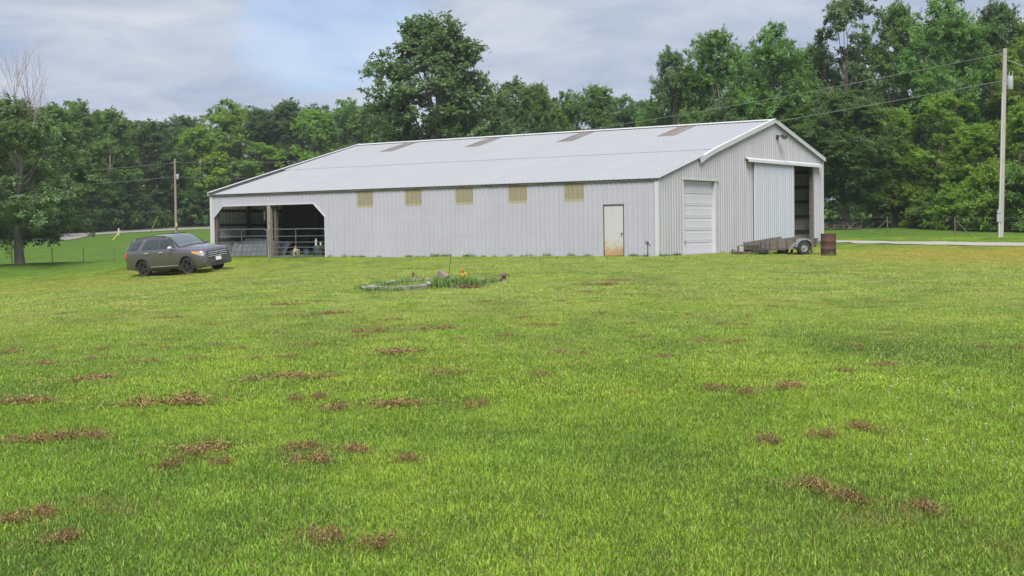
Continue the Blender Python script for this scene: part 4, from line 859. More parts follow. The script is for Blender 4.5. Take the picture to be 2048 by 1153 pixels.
def guy(ax, ay, tz, label):
    z = h(ax, ay); a = Vector((ax, ay, z - 0.05)); b = Vector((-41.1, 171.9, tz)); e = empty('guy_wire', a, (0, 0, 0), label, 'guy wire', 'guy wires of the distant pole'); u = (b - a).normalized()
    MB().tube([(0, 0, 0), b - a], 0.006, 5).build('cable', M['wire'], e, 60); MB().tube([u * 0.1, u * 2.6], 0.06, 8).build('guard', M['yellow_guard'], e, 60)
guy(-43.0, 151.0, 10.4, 'guy wire with yellow guard anchored in the field before the road'); guy(-45.3, 176.0, 9.0, 'guy wire with yellow guard anchored at the road edge')
mp = MB().tube([(0, 0, -0.1), (0, 0, 0.72)], 0.10, 10).lathe([(0, 0.70), (0.105, 0.70), (0.09, 0.76), (0, 0.79)], 10).build('marker_post', M['white_plastic'], None, 50, (-45.4, 162.0, h(-45.4, 162.0)))
tag(mp, 'short white marker post standing at the edge of the road', 'post')

# ------------------------------------------------------------------ fences
def fence(name, pts, ht, r, label, mat, braces=(), wires=(0.35, 0.7, 0.95)):
    x0, y0 = pts[0]; e = empty(name, (x0, y0, h(x0, y0)), (0, 0, 0), label, 'fence'); z0 = h(x0, y0)
    P = [Vector((x - x0, y - y0, h(x, y) - z0)) for x, y in pts]
    for p in P: MB().tube([p - Vector((0, 0, 0.2)), p + Vector((0, 0, ht))], r, 6).build('fence_post', mat, e)
    for f_ in wires:
        for a, b in zip(P[:-1], P[1:]): MB().tube([a + Vector((0, 0, ht * f_)), (a + b) / 2 + Vector((0, 0, ht * f_ - 0.03)), b + Vector((0, 0, ht * f_))], 0.003, 4).build('fence_wire', M['wire'], e)
    for i, dx, dy in braces:
        p = P[i]; MB().tube([p + Vector((0, 0, ht * 0.82)), p + Vector((dx, dy, 0.0))], r * 0.8, 6).build('brace', mat, e)
fence('wire_fence', [(-38.0, 88.5), (-34.6, 88.0), (-31.2, 87.4), (-28.55, 87.0), (-26.55, 86.8), (-24.6, 86.6), (-22.2, 86.4)], 0.95, 0.025, 'low wire fence on thin posts crossing the dip beside the leafy tree', M['fence_wood'])
fence('wire_fence', [(15.0, 93.0), (23.65, 88.0)], 1.15, 0.04, 'wire fence section with braced end post left of the pasture gap', M['fence_wood'], [(1, -0.95, 0.25)])
fence('wire_fence', [(26.62, 84.0), (32.5, 81.0), (40, 77)], 1.15, 0.04, 'wire fence section with braced end post before the low bushes', M['fence_wood'], [(0, 0.85, -0.25)])

# ------------------------------------------------------------------ old concrete border in the lawn and the things round it
def kerb(pts, wd, ht, name='kerb_block'):
    V = []; F = []; P = [Vector((x, y, h(x, y))) for x, y in pts]; n = len(P); r = random.Random(len(pts) * 7 + int(pts[0][0] * 100))
    for i, p in enumerate(P):
        t = (P[min(i + 1, n - 1)] - P[max(i - 1, 0)]); t.z = 0; t.normalize(); q = Vector((-t.y, t.x, 0)) * wd / 2; j = lambda s_=0.012: Vector((r.uniform(-s_, s_), r.uniform(-s_, s_), r.uniform(-s_, s_)))
        V += [p - q - Vector((0, 0, 0.1)) + j(), p - q + Vector((0, 0, ht)) + j(), p + q + Vector((0, 0, ht)) + j(), p + q - Vector((0, 0, 0.1)) + j()]
    for i in range(n - 1):
        for k in range(4): F.append((i * 4 + k, i * 4 + (k + 1) % 4, i * 4 + 4 + (k + 1) % 4, i * 4 + 4 + k))
    F += [(3, 2, 1, 0), tuple(range(n * 4 - 4, n * 4))]
    return MB().add(V, F)
kb = empty('concrete_border', (0, 0, 0), (0, 0, 0), 'broken old concrete border half sunk in the lawn', 'border')
# positions laid out in the lawn, metres
KP = [[(-3.42, 33.0), (-3.0, 32.35), (-2.55, 32.05), (-2.15, 32.6), (-1.90, 33.4)], [(-3.45, 33.4), (-3.3, 34.8), (-3.08, 36.3)], [(-3.0, 36.5), (-2.5, 36.65), (-1.6, 37.2)], [(-0.95, 35.1), (-0.6, 35.15), (-0.25, 34.95)]]
for k, p in enumerate(KP):
    q = np.array(p); u = np.linspace(0, len(p) - 1, 14); dense = [(float(np.interp(v, range(len(p)), q[:, 0])), float(np.interp(v, range(len(p)), q[:, 1]))) for v in u]
    kerb(dense, 0.14 if k else 0.18, 0.07 if k else 0.10).build('kerb_block', M['concrete'], kb, 30)
def rock(name, x, y, sz, mat, label, seed, rot=0.3, pts=9, lift=0.0):
    r = random.Random(seed); bm = bmesh.new()
    for _ in range(pts + 5): bm.verts.new((r.uniform(-1, 1) * sz[0], r.uniform(-1, 1) * sz[1], r.uniform(-0.6, 1) * sz[2]))
    bmesh.ops.convex_hull(bm, input=bm.verts); bmesh.ops.delete(bm, geom=[v for v in bm.verts if not v.link_faces], context='VERTS')
    bmesh.ops.bevel(bm, geom=bm.edges[:], offset=min(sz) * 0.06, segments=1, affect='EDGES')
    me = bpy.data.meshes.new(name); bm.to_mesh(me); bm.free(); me.materials.append(mat); o = link(name, me, None, (x, y, h(x, y) + lift), (0, 0, rot)); tag(o, label, 'stone')
wd_ = MB().prism([(-0.20, 0.0), (0.17, 0.0), (0.19, 0.05), (0.0, 0.20), (-0.03, 0.20)], -0.12, 0.14, 'y').build('wedge_stone', M['stone'], None, None, (-1.86, 37.0, h(-1.86, 37.0) + 0.07), (rad(6), 0, -0.35)); wd_.scale = (0.95, 0.95, 1.0)
tag(wd_, 'wedge shaped brown stone lying tilted by the concrete border', 'stone')
rock('pale_stone', -1.99, 33.3, (0.07, 0.06, 0.05), M['white_plastic'], 'small pale stone on the end of the concrete border', 5, lift=0.10)
rock('flat_stone', -3.42, 33.0, (0.20, 0.16, 0.05), M['concrete'], 'flat pale concrete chunk at the left end of the border', 8, lift=0.05)
rock('flat_stone', -0.80, 36.7, (0.12, 0.1, 0.05), M['stone'], 'flat grey stone lying behind the tall grass tuft', 12)
rd_ = MB().tube([(0, 0, -0.1), (0.03, 0, 0.28), (0.085, 0, 0.62)], 0.009, 6).build('thin_rod', M['black_plastic'], None, 60, (-1.69, 37.2, h(-1.69, 37.2))); tag(rd_, 'thin dark rod stuck leaning in the ground by the brown stone', 'rod')
ts = empty('wire_stand', (-2.57, 36.6, h(-2.57, 36.6) + 0.08), (0, 0, 0.2), 'small dark wire tripod stand on the concrete border', 'stand')
MB().tube([(-0.02, 0, 0.2), (-0.06, -0.05, 0.0)], 0.012, 5).build('leg', M['frame_rust'], ts); MB().tube([(-0.02, 0, 0.2), (0.02, 0.08, 0)], 0.012, 5).build('leg', M['frame_rust'], ts); MB().tube([(-0.02, 0, 0.2), (0.12, 0.0, 0.0)], 0.008, 5).build('leg', M['frame_rust'], ts); MB().box((-0.02, 0, 0.02), (0.1, 0.1, 0.03)).build('foot_plate', M['concrete'], ts)
ln = empty('garden_lantern', (-0.20, 34.8, h(-0.20, 34.8)), (0, 0, 0.3), 'short dark garden lantern with flat cap at the border end', 'lantern')
MB().lathe([(0, 0), (0.07, 0), (0.06, 0.02), (0.055, 0.17), (0, 0.17)], 10).build('body', M['stone'], ln, 30); MB().lathe([(0, 0.165), (0.13, 0.165), (0.12, 0.19), (0.04, 0.23), (0, 0.235)], 12).build('cap', M['frame_rust'], ln, 30)
orn_scale = 0.78
orn = empty('lawn_ornament', (-1.32, 37.4, h(-1.32, 37.4) - 0.02), (0, 0, 0.15), 'small yellow plastic lawn ornament with orange top behind tall grass', 'ornament')
MB().blob((0, 0, 0.16), (0.085, 0.08, 0.13), 14).build('body', M['yellow_paint'], orn, 60); MB().lathe([(0, 0.42), (0.022, 0.41), (0.045, 0.37), (0.052, 0.32), (0.05, 0.27), (0.03, 0.25), (0, 0.25)], 14).build('head', M['orange_paint'], orn, 60)
MB().lathe([(0.05, 0.25), (0.072, 0.25), (0.072, 0.268), (0.05, 0.268)], 16).build('band', M['red_paint'], orn, 60); MB().tube([(0.05, 0, 0.24), (0.09, -0.01, 0.235), (0.125, -0.01, 0.16), (0.135, 0, 0.05)], [0.03, 0.045, 0.045, 0.03], 10).build('arm', M['yellow_paint'], orn, 60)
orn.scale = (orn_scale,) * 3

# ------------------------------------------------------------------ trees
def crown_points(rg, n, prof, W, z0, z1, lobes, lobe_r, sub=9, gap=0.0, spikes=0):
    """leaf anchors on clumps of clumps; prof(t) = relative radius of the crown at height t"""
    C = []; tries = 0
    while len(C) < lobes and tries < 8000:
        tries += 1
        t = rg.uniform(0.02, 0.98); r = prof(t) * W / 2; a = rg.uniform(0, 2 * np.pi); q = np.sqrt(rg.uniform(0.08, 1)) * max(r - lobe_r * 0.55, 0.1)
        p = np.array([q * np.cos(a), q * np.sin(a), z0 + t * (z1 - z0)]); rr = lobe_r * rg.uniform(0.5, 1.35)
        if all(np.linalg.norm(p - c[0]) > 0.50 * lobe_r for c in C): C.append((p, rr))
    top = np.array([0, 0, z1 - lobe_r * 0.6]); C.append((top, lobe_r * 0.8))
    S_ = []
    for p, rr in C:
        k = int(sub * rg.uniform(0.7, 1.3))
        for _ in range(k):
            d = rg.normal(size=3); d[2] = abs(d[2]) * 0.9 + rg.uniform(-0.55, 0.25); d /= np.linalg.norm(d)
            S_.append((p + d * rr * np.array([1, 1, 0.8]) * rg.uniform(0.65, 1.0), rr * rg.uniform(0.28, 0.5), d))
    for _ in range(spikes):
        p, rr = C[rg.integers(len(C))]; d = rg.normal(size=3); d[2] = abs(d[2]); d /= np.linalg.norm(d); S_.append((p + d * rr * 1.25, rr * 0.22, d))
    # each clump is a fan of leafy sprays: flat, elongated, pointing outward and drooping at the tip
    SP = []
    for c, r_, d in S_:
        for _ in range(5):
            o_ = d * 0.8 + rg.normal(size=3) * 0.75; o_[2] = o_[2] * 0.7 + 0.1; o_ /= np.linalg.norm(o_); SP.append((c + o_ * r_ * rg.uniform(0.2, 1.25), o_, r_ * rg.uniform(0.45, 1.0)))
    k = len(SP); P0 = np.array([q[0] for q in SP]); OD = np.array([q[1] for q in SP]); LN = np.array([q[2] for q in SP])
    pick = rg.choice(k, n, p=LN / LN.sum()); od = OD[pick]; ln_ = LN[pick]
    sd = np.cross(od, np.array([0, 0, 1.0])); sd /= np.maximum(np.linalg.norm(sd, axis=1), 1e-3)[:, None]; up = np.cross(sd, od)
    u = rg.uniform(-0.7, 1.15, n); v = rg.normal(0, 0.34, n) * (1.15 - 0.5 * np.abs(u)); w_ = rg.normal(0, 0.13, n) - 0.16 * u * u
    pos = P0[pick] + od * (u * ln_)[:, None] + sd * (v * ln_)[:, None] + up * (w_ * ln_)[:, None] + rg.normal(0, 0.05, (n, 3))
    nrm_ = up * 0.75 + od * 0.3 + rg.normal(size=(n, 3)) * 0.42 + np.array([0, 0, 0.35]); nrm_ /= np.linalg.norm(nrm_, axis=1)[:, None]
    return C, pos, nrm_
def leaf_mesh(name, rg, pos, nrm_, size, mat, aspect=0.55):
    n = len(pos); L_ = size * rg.uniform(0.65, 1.3, n); a = rg.normal(size=(n, 3)); a[:, 2] -= 0.4; a -= nrm_ * (a * nrm_).sum(1)[:, None]; a /= np.linalg.norm(a, axis=1)[:, None]
    b = np.cross(nrm_, a); hl = (a.T * L_ / 2).T; hw = (b.T * L_ * aspect / 2).T; fold = (nrm_.T * L_ * 0.10).T
    V = np.stack([pos - hl, pos + hw + fold - hl * 0.1, pos + hl, pos - hw + fold - hl * 0.1], 1).reshape(-1, 3).astype(np.float32)
    me = bpy.data.meshes.new(name); me.vertices.add(4 * n); me.vertices.foreach_set('co', V.ravel()); me.loops.add(4 * n); me.polygons.add(n)
    me.loops.foreach_set('vertex_index', np.arange(4 * n, dtype=np.int32)); me.polygons.foreach_set('loop_start', np.arange(0, 4 * n, 4, dtype=np.int32))
    me.update(calc_edges=True); me.materials.append(mat); return me
def trunk_mesh(name, rg, C, H_, r0, mat, fork=0.3, limbs=14, top=0.8):
    m = MB(); bend = rg.normal(0, 0.02 * H_, (6, 2)); bend[0] = 0; bend[1] *= 0.3
    ax = [Vector((bend[k][0], bend[k][1], H_ * top * k / 5 - (0.25 if k == 0 else 0))) for k in range(6)]
    m.tube(ax, [r0 * 1.35, r0, r0 * 0.8, r0 * 0.6, r0 * 0.4, r0 * 0.18], 10)
    order = rg.permutation(len(C))[:limbs]
    for k in order:
        p = Vector(C[k][0]); t = min(max((p.z / H_) * 0.62, fork * 0.7), top * 0.85); f_ = t / top * 5; i = min(int(f_), 4); a = ax[i].lerp(ax[i + 1], f_ - i)
        mid = a.lerp(p, 0.5) + Vector((rg.normal(0, 0.25), rg.normal(0, 0.25), 0.35)); rb = r0 * 0.42 * (1 - 0.55 * t)
        m.tube([a, a.lerp(mid, 0.55) + Vector((0, 0, -0.1)), mid, p], [rb, rb * 0.75, rb * 0.5, rb * 0.12], 6)
        for _ in range(2):
            q = p + Vector(rg.normal(0, C[k][1] * 0.5, 3)); m.tube([mid.lerp(p, 0.4), mid.lerp(q, 0.75), q], [rb * 0.35, rb * 0.2, rb * 0.06], 5)
    return m.mesh(name, mat, 60)
rp = lambda *k: (lambda t: float(np.interp(t, [a for a, _ in k], [b for _, b in k])))
PROTO = {}
def proto(key, H_, W, z0, prof, lobes, lobe_r, n, size, r0, seed, **kw):
    rg = np.random.default_rng(seed); C, pos, nr = crown_points(rg, n, prof, W, z0, H_, lobes, lobe_r, **kw)
    PROTO[key] = (leaf_mesh('crown', rg, pos, nr, size, M['leaf_mid']), trunk_mesh('trunk', rg, C, H_, r0, M['bark']), H_, W)
proto(0, 16, 10, 2.6, rp((0, .55), (.25, .95), (.5, 1), (.75, .82), (1, .35)), 64, 1.45, 85000, 0.20, 0.28, 1, spikes=40)
proto(1, 16, 8, 2.4, rp((0, .5), (.2, .85), (.5, 1), (.8, .7), (1, .22)), 60, 1.2, 76000, 0.20, 0.25, 2, spikes=40)
proto(2, 16, 9, 3.0, rp((0, .4), (.3, .85), (.6, 1), (.85, .8), (1, .4)), 42, 1.1, 48000, 0.21, 0.24, 3, spikes=70, sub=8)
proto(3, 16, 10, 2.2, rp((0, .6), (.2, .9), (.4, 1), (.6, .75), (.8, .72), (1, .3)), 68, 1.25, 85000, 0.20, 0.28, 4, spikes=60)
proto(4, 4, 5, 0.1, rp((0, .8), (.3, 1), (.6, .9), (1, .4)), 22, 0.8, 13000, 0.17, 0.06, 5, spikes=30)
ROTS = random.Random(21)
def put_material(o, mat):
    o.material_slots[0].link = 'OBJECT'; o.material_slots[0].material = mat
def tree(x, y, ht, wd, key, mat, name, label, cat, group, barkm='bark'):
    cm, tm, H_, W = PROTO[key]; e = empty(name, (x, y, h(x, y) - 0.12), (0, 0, ROTS.uniform(0, 6.28)), label, cat, group); k = wd / W
    e.scale = (k * ROTS.uniform(0.92, 1.12), k * ROTS.uniform(0.92, 1.12), ht / H_)
    t = link('trunk', tm, e); put_material(t, M[barkm]); c = link('crown', cm, e); put_material(c, M['leaf_' + mat]); c['kind'] = 'stuff'; return e
TONE = {'dark': 'dark green', 'mid': 'mid green', 'light': 'bright green', 'grey': 'greyish green', 'yellow': 'yellow green'}
SHAPE = {0: 'broad round', 1: 'tall oval', 2: 'loose crowned', 3: 'uneven topped', 4: 'dense'}
WOOD_FRONT = [(-53.4, 139.0, 12.3, 9.9, 0, 'mid'), (-54.0, 152.0, 13.3, 10.3, 3, 'dark'), (-54.9, 167.0, 14.9, 10.1, 1, 'mid'), (-54.7, 177.0, 16.2, 9.5, 0, 'mid'), (-53.8, 188.0, 15.5, 10.1, 3, 'mid'), (-51.1, 197.0, 14.7, 10.6, 0, 'dark'), (-49.9, 208.0, 14.2, 7.4, 1, 'dark'), (-45.0, 202.4, 13.7, 9.4, 3, 'light'), (-43.1, 213.0, 18.2, 11.4, 0, 'light'), (-37.6, 211.8, 16.4, 10.6, 3, 'dark'), (-33.8, 214.5, 18.2, 8.4, 1, 'dark'), (-35.9, 206.0, 11.2, 9.6, 2, 'light'), (-29.5, 210.1, 16.2, 9.0, 3, 'light'), (-25.1, 214.9, 18.1, 10.0, 0, 'mid'), (-20.6, 212.0, 17.3, 9.8, 1, 'mid'), (-42.6, 202.4, 10.0, 5.8, 2, 'yellow'), (-30.8, 205.8, 8.6, 8.1, 3, 'mid'), (-55.0, 132.2, 12.7, 9.4, 0, 'mid'), (-56.3, 124.8, 12.9, 8.9, 3, 'dark')]
WOOD_BACK = [(-59.9, 163.5, 13.7, 9.9, 1, 'dark'), (-60.1, 186.0, 15.8, 11.3, 3, 'mid'), (-59.0, 197.5, 15.7, 10.6, 0, 'dark'), (-57.1, 208.7, 15.1, 11.2, 0, 'dark'), (-54.6, 219.3, 15.0, 11.0, 3, 'dark'), (-51.8, 222.6, 16.0, 11.1, 3, 'dark'), (-43.4, 226.4, 17.5, 12.1, 1, 'mid'), (-37.0, 226.3, 17.2, 11.3, 3, 'dark'), (-30.6, 227.3, 17.9, 12.2, 0, 'dark'), (-24.2, 228.0, 17.3, 12.2, 3, 'mid'), (-60.3, 150.2, 13.3, 9.1, 3, 'dark')]
BARN_BACK = [(-16.1, 206, 14.8, 11.0, 0, 'mid'), (-8.7, 205, 16.4, 11.0, 3, 'dark'), (-1.3, 200, 16.9, 10.7, 0, 'mid'), (0.2, 150, 15.2, 6.4, 1, 'grey'), (3.0, 148, 14.3, 6.6, 3, 'mid'), (6.1, 152, 14.0, 6.5, 0, 'mid'), (9.3, 150, 14.1, 6.7, 3, 'mid'), (12.3, 146, 12.9, 6.3, 0, 'grey'), (-1.7, 142, 12.8, 6.1, 3, 'grey'), (-4.6, 146, 12.1, 6.3, 0, 'dark'), (4.7, 162, 14.2, 8.7, 0, 'dark'), (11.2, 164, 14.2, 8.8, 1, 'dark'), (15.7, 160, 13.2, 8.0, 3, 'dark')]
RIGHT_FRONT = [(13.7, 118, 14.6, 5.1, 1, 'grey'), (12.6, 122, 10.7, 4.8, 0, 'mid'), (17.0, 116, 15.5, 6.6, 3, 'mid'), (21.2, 113, 15.9, 7.3, 0, 'mid'), (25.4, 118, 14.9, 5.1, 1, 'dark'), (27.3, 114, 17.9, 8.1, 2, 'grey'), (32.1, 117, 17.6, 6.7, 3, 'mid'), (35.2, 113, 18.1, 8.5, 0, 'mid'), (40.1, 116, 17.4, 7.5, 3, 'dark'), (41.1, 110, 15.5, 7.1, 0, 'light'), (45.9, 114, 18.0, 8.6, 1, 'mid'), (23.9, 100, 9.7, 8.2, 0, 'dark'), (28.8, 105, 8.6, 6.0, 3, 'light'), (31.3, 102, 9.3, 6.2, 2, 'light'), (32.8, 98, 7.1, 5.3, 3, 'light'), (35.1, 96, 8.3, 5.5, 3, 'light'), (38.4, 99, 10.7, 6.0, 0, 'mid'), (21.6, 112, 9.7, 6.8, 3, 'mid'), (17.9, 114, 10.3, 6.5, 0, 'grey')]
RIGHT_BACK = [(17.7, 134, 14.2, 9.1, 3, 'dark'), (23.3, 136, 16.2, 9.7, 0, 'dark'), (29.1, 138, 15.9, 9.4, 3, 'dark'), (35.4, 136, 16.6, 9.7, 1, 'dark'), (41.3, 138, 17.7, 10.4, 3, 'dark'), (45.9, 137, 17.9, 10.3, 0, 'dark'), (52.1, 138, 18.4, 10.4, 3, 'dark'), (52.5, 125, 18.1, 9.8, 0, 'mid'), (53.8, 118, 16.7, 9.3, 3, 'mid')]
SHRUB_ROAD = [(-53.6, 129.1, 2.9, 3.9, 'dark'), (-53.0, 130.8, 2.7, 3.8, 'dark'), (-53.2, 134.6, 4.8, 6.2, 'mid'), (-52.3, 135.6, 4.9, 7.4, 'dark'), (-52.4, 139.2, 5.3, 8.1, 'dark'), (-53.1, 144.8, 3.2, 4.2, 'mid'), (-53.2, 149.0, 5.4, 8.3, 'dark'), (-52.5, 151.1, 4.4, 6.4, 'mid'), (-52.8, 156.3, 3.3, 4.4, 'mid'), (-53.6, 163.2, 2.6, 3.5, 'mid'), (-53.7, 168.7, 5.1, 7.1, 'dark'), (-53.4, 172.9, 3.4, 4.7, 'dark'), (-53.1, 177.5, 5.0, 6.0, 'dark'), (-53.0, 182.9, 5.5, 7.7, 'mid'), (-52.3, 186.7, 3.6, 5.7, 'dark'), (-51.2, 189.3, 5.2, 7.6, 'dark'), (-50.4, 193.4, 3.6, 5.4, 'dark'), (-49.5, 197.2, 3.2, 4.2, 'dark'), (-48.4, 200.3, 3.4, 4.9, 'dark'), (-46.3, 199.6, 5.3, 7.0, 'dark'), (-44.5, 200.2, 4.6, 7.2, 'dark'), (-43.1, 202.7, 5.4, 6.5, 'dark'), (-41.1, 202.4, 3.0, 4.4, 'mid'), (-39.3, 203.6, 2.8, 4.1, 'dark'), (-37.3, 202.9, 3.3, 4.8, 'dark'), (-35.4, 203.3, 2.6, 3.2, 'dark'), (-33.5, 203.8, 4.9, 7.9, 'mid'), (-31.5, 203.4, 5.4, 7.5, 'dark'), (-29.6, 203.8, 2.8, 4.2, 'mid'), (-27.8, 205.5, 3.0, 3.7, 'dark'), (-25.9, 205.6, 3.5, 4.3, 'mid'), (-23.8, 205.2, 5.5, 8.0, 'dark')]
SHRUB_FENCE = [(25.0, 110, 3.2, 3.8, 'dark'), (27.9, 112, 3.2, 3.8, 'dark'), (28.8, 107, 2.7, 3.9, 'mid'), (29.1, 101, 3.2, 3.6, 'light'), (30.0, 99, 2.7, 3.5, 'mid'), (30.3, 96, 3.0, 3.7, 'light'), (31.1, 94, 2.3, 3.4, 'light'), (31.6, 92, 4.2, 5.3, 'light'), (32.8, 92, 3.2, 3.6, 'mid'), (33.3, 90, 4.1, 5.4, 'mid'), (34.6, 90, 2.9, 3.9, 'light'), (30.9, 106, 3.8, 5.0, 'light'), (33.1, 102, 2.9, 3.6, 'dark'), (34.9, 100, 2.3, 3.5, 'mid'), (29.0, 120, 2.3, 3.3, 'mid'), (32.3, 118, 3.7, 4.5, 'light'), (37.1, 100, 3.9, 5.4, 'dark')]
CLUMPS = [(-2.49, 14.45, 0.88), (-1.97, 14.55, 0.43), (-4.52, 14.7, 0.73), (-4.44, 12.75, 0.54), (-3.12, 12.45, 0.73), (-1.02, 12.3, 0.5), (-1.59, 12.15, 0.22), (-0.35, 12.15, 0.25), (-2.21, 9.95, 0.49), (-3.68, 10.5, 0.33), (-3.42, 10.65, 0.22), (-3.19, 10.65, 0.1), (-1.53, 10.0, 0.26), (-1.1, 9.8, 0.2), (-1.99, 9.4, 0.12), (-2.31, 9.35, 0.1), (-1.4, 9.45, 0.3), (-2.57, 9.2, 0.08), (-0.71, 9.4, 0.16), (-0.99, 7.05, 0.22), (-1.62, 7.1, 0.08), (-1.28, 7.0, 0.08), (-0.7, 6.9, 0.1), (-2.74, 7.6, 0.21), (-2.62, 7.75, 0.14), (-1.96, 6.85, 0.08), (-1.76, 6.75, 0.06), (-0.77, 14.65, 0.3), (-0.53, 14.65, 0.13), (-3.09, 16.5, 0.27), (-2.74, 16.6, 0.34), (-1.35, 16.85, 0.77), (-4.4, 16.65, 0.46), (-5.63, 16.75, 0.46), (-3.77, 16.7, 0.37), (-5.21, 17.2, 0.13), (-0.7, 18.55, 0.31), (-0.12, 19.0, 0.28), (-2.12, 20.1, 0.81), (-1.13, 20.3, 0.67), (-1.55, 18.5, 0.27), (-3.43, 20.2, 0.33), (-3.89, 18.45, 0.24), (-3.54, 17.9, 0.26), (-5.95, 24.25, 0.53), (-1.92, 22.6, 0.37), (-3.14, 24.3, 0.89), (-4.48, 27.6, 0.81), (-3.89, 28.5, 0.52), (-8.58, 26.6, 0.2), (-4.81, 22.1, 0.24), (-5.42, 18.45, 0.2), (-6.68, 18.45, 0.34), (-5.04, 18.8, 0.31), (-4.59, 18.4, 0.2), (-2.65, 18.1, 0.4), (-2.09, 19.15, 0.28), (-2.94, 8.1, 0.09), (-2.33, 7.1, 0.1), (-0.52, 26.8, 0.3), (-1.99, 12.75, 0.14), (-1.8, 12.9, 0.14), (1.66, 18.5, 0.24), (2.42, 17.85, 0.36), (2.63, 17.45, 0.22), (2.88, 17.6, 0.16), (1.73, 16.0, 0.32), (0.54, 16.65, 0.24), (0.81, 16.45, 0.15), (0.23, 14.45, 0.27), (1.85, 12.8, 0.19), (2.47, 12.8, 0.4), (2.06, 12.4, 0.09), (3.92, 14.7, 0.43), (3.37, 14.2, 0.13), (2.21, 10.05, 0.2), (1.75, 8.25, 0.2), (1.78, 9.85, 0.16), (2.58, 10.35, 0.11), (1.88, 7.9, 0.1), (2.0, 7.35, 0.08), (2.22, 7.6, 0.13), (1.72, 6.75, 0.09), (0.85, 6.9, 0.08), (1.7, 20.6, 0.3), (0.6, 20.6, 0.23), (0.26, 20.7, 0.38), (0.2, 22.2, 0.37), (3.01, 20.2, 0.19), (3.33, 20.0, 0.22), (2.83, 22.35, 0.21), (4.41, 24.1, 0.22), (3.71, 21.85, 0.16), (4.02, 16.55, 0.12), (4.96, 18.65, 0.24), (5.5, 16.25, 0.24), (5.79, 16.05, 0.21), (1.98, 32.6, 1.08), (2.65, 34.3, 0.76), (1.59, 29.85, 0.44), (0.88, 26.6, 0.34), (1.54, 26.25, 0.34), (1.45, 22.65, 0.12), (2.28, 8.45, 0.08), (2.12, 7.75, 0.07)]
def stand(L_, place, group):
    for x, y, ht, wd, k, m in L_:
        q = x / y; sz = 'tall ' if ht > 16 else 'low ' if ht < 11 else ''
        if y > 120 and q < 0.0 and group != 'behind the barn roof':
            mark = 'left of the dead topped tree' if q < -0.385 else 'behind the dead topped tree' if q < -0.315 else 'behind the parked car' if q < -0.265 else 'by the distant pole' if q < -0.215 else 'between distant pole and barn' if q < -0.165 else 'behind the open bay'
        elif group == 'behind the barn roof': mark = 'right of the cottonwood' if q > 0.02 else 'beside the cottonwood'
        else: mark = 'over the barn gable' if q < 0.17 else 'left of the braced posts' if q < 0.25 else 'behind the braced posts' if q < 0.325 else 'beside the pale utility pole' if q < 0.375 else 'right of the pale utility pole'
        lab = f'{sz}{TONE[m]} {SHAPE[k]} tree {place}, {mark}'
        tree(x, y, ht, wd, k, m, 'deciduous_tree', lab, 'tree', f'{TONE[m]} {SHAPE[k]} trees {group}, {mark}')
stand(WOOD_FRONT, 'edging the roadside wood', 'along the road edge of the wood')
stand(WOOD_BACK, 'deep in the roadside wood', 'deeper in the wood')
stand(BARN_BACK, 'behind the barn', 'behind the barn roof')
stand(RIGHT_FRONT, 'in the drive grove', 'in the grove behind the drive')
stand(RIGHT_BACK, 'backing the grove', 'at the back of the grove')
for L_, place, group in ((SHRUB_ROAD, 'at the foot of the roadside wood', 'undergrowth along the road'), (SHRUB_FENCE, 'under the drive grove', 'under the grove')):
    for x, y, ht, wd, m in L_:
        q = x / y; sz = 'tall ' if ht > 4.4 else 'low ' if ht < 3.2 else ''
        mark = 'behind the dead topped tree' if q < -0.31 else 'behind the parked car' if q < -0.25 else 'by the distant pole' if q < -0.225 else 'between distant pole and barn' if q < -0.16 else 'behind the open bay' if q < 0 else 'left of the braced posts' if q < 0.27 else 'behind the braced posts' if q < 0.325 else 'by the pale utility pole'
        tree(x, y, ht, wd, 4, m, 'shrub', f'{sz}{TONE[m]} shrub {place}, {mark}', 'shrub', f'{sz}{TONE[m]} shrubs {group}, {mark}')
# the big cottonwood rising behind the barn
def cottonwood():
    rg = np.random.default_rng(36); H_ = 16.2
    prof = rp((0, .62), (.12, .9), (.3, 1.0), (.5, 1.0), (.66, .88), (.8, .66), (.92, .48), (1, .28))
    C, pos, nr = crown_points(rg, 115000, prof, 12.2, 2.4, H_, 135, 1.2, sub=10, spikes=90)
    e = empty('cottonwood_tree', (-5.8, 108.0, h(-5.8, 108.0) - 0.1), (0, 0, 0.4), 'tallest grey green tree with leaning tiers of foliage behind the barn ridge', 'tree')
    link('trunk', trunk_mesh('trunk', rg, C, H_, 0.42, M['bark_grey'], limbs=26), e); c = link('crown', leaf_mesh('crown', rg, pos, nr, 0.225, M['leaf_grey'], 0.7), e); c['kind'] = 'stuff'
cottonwood()
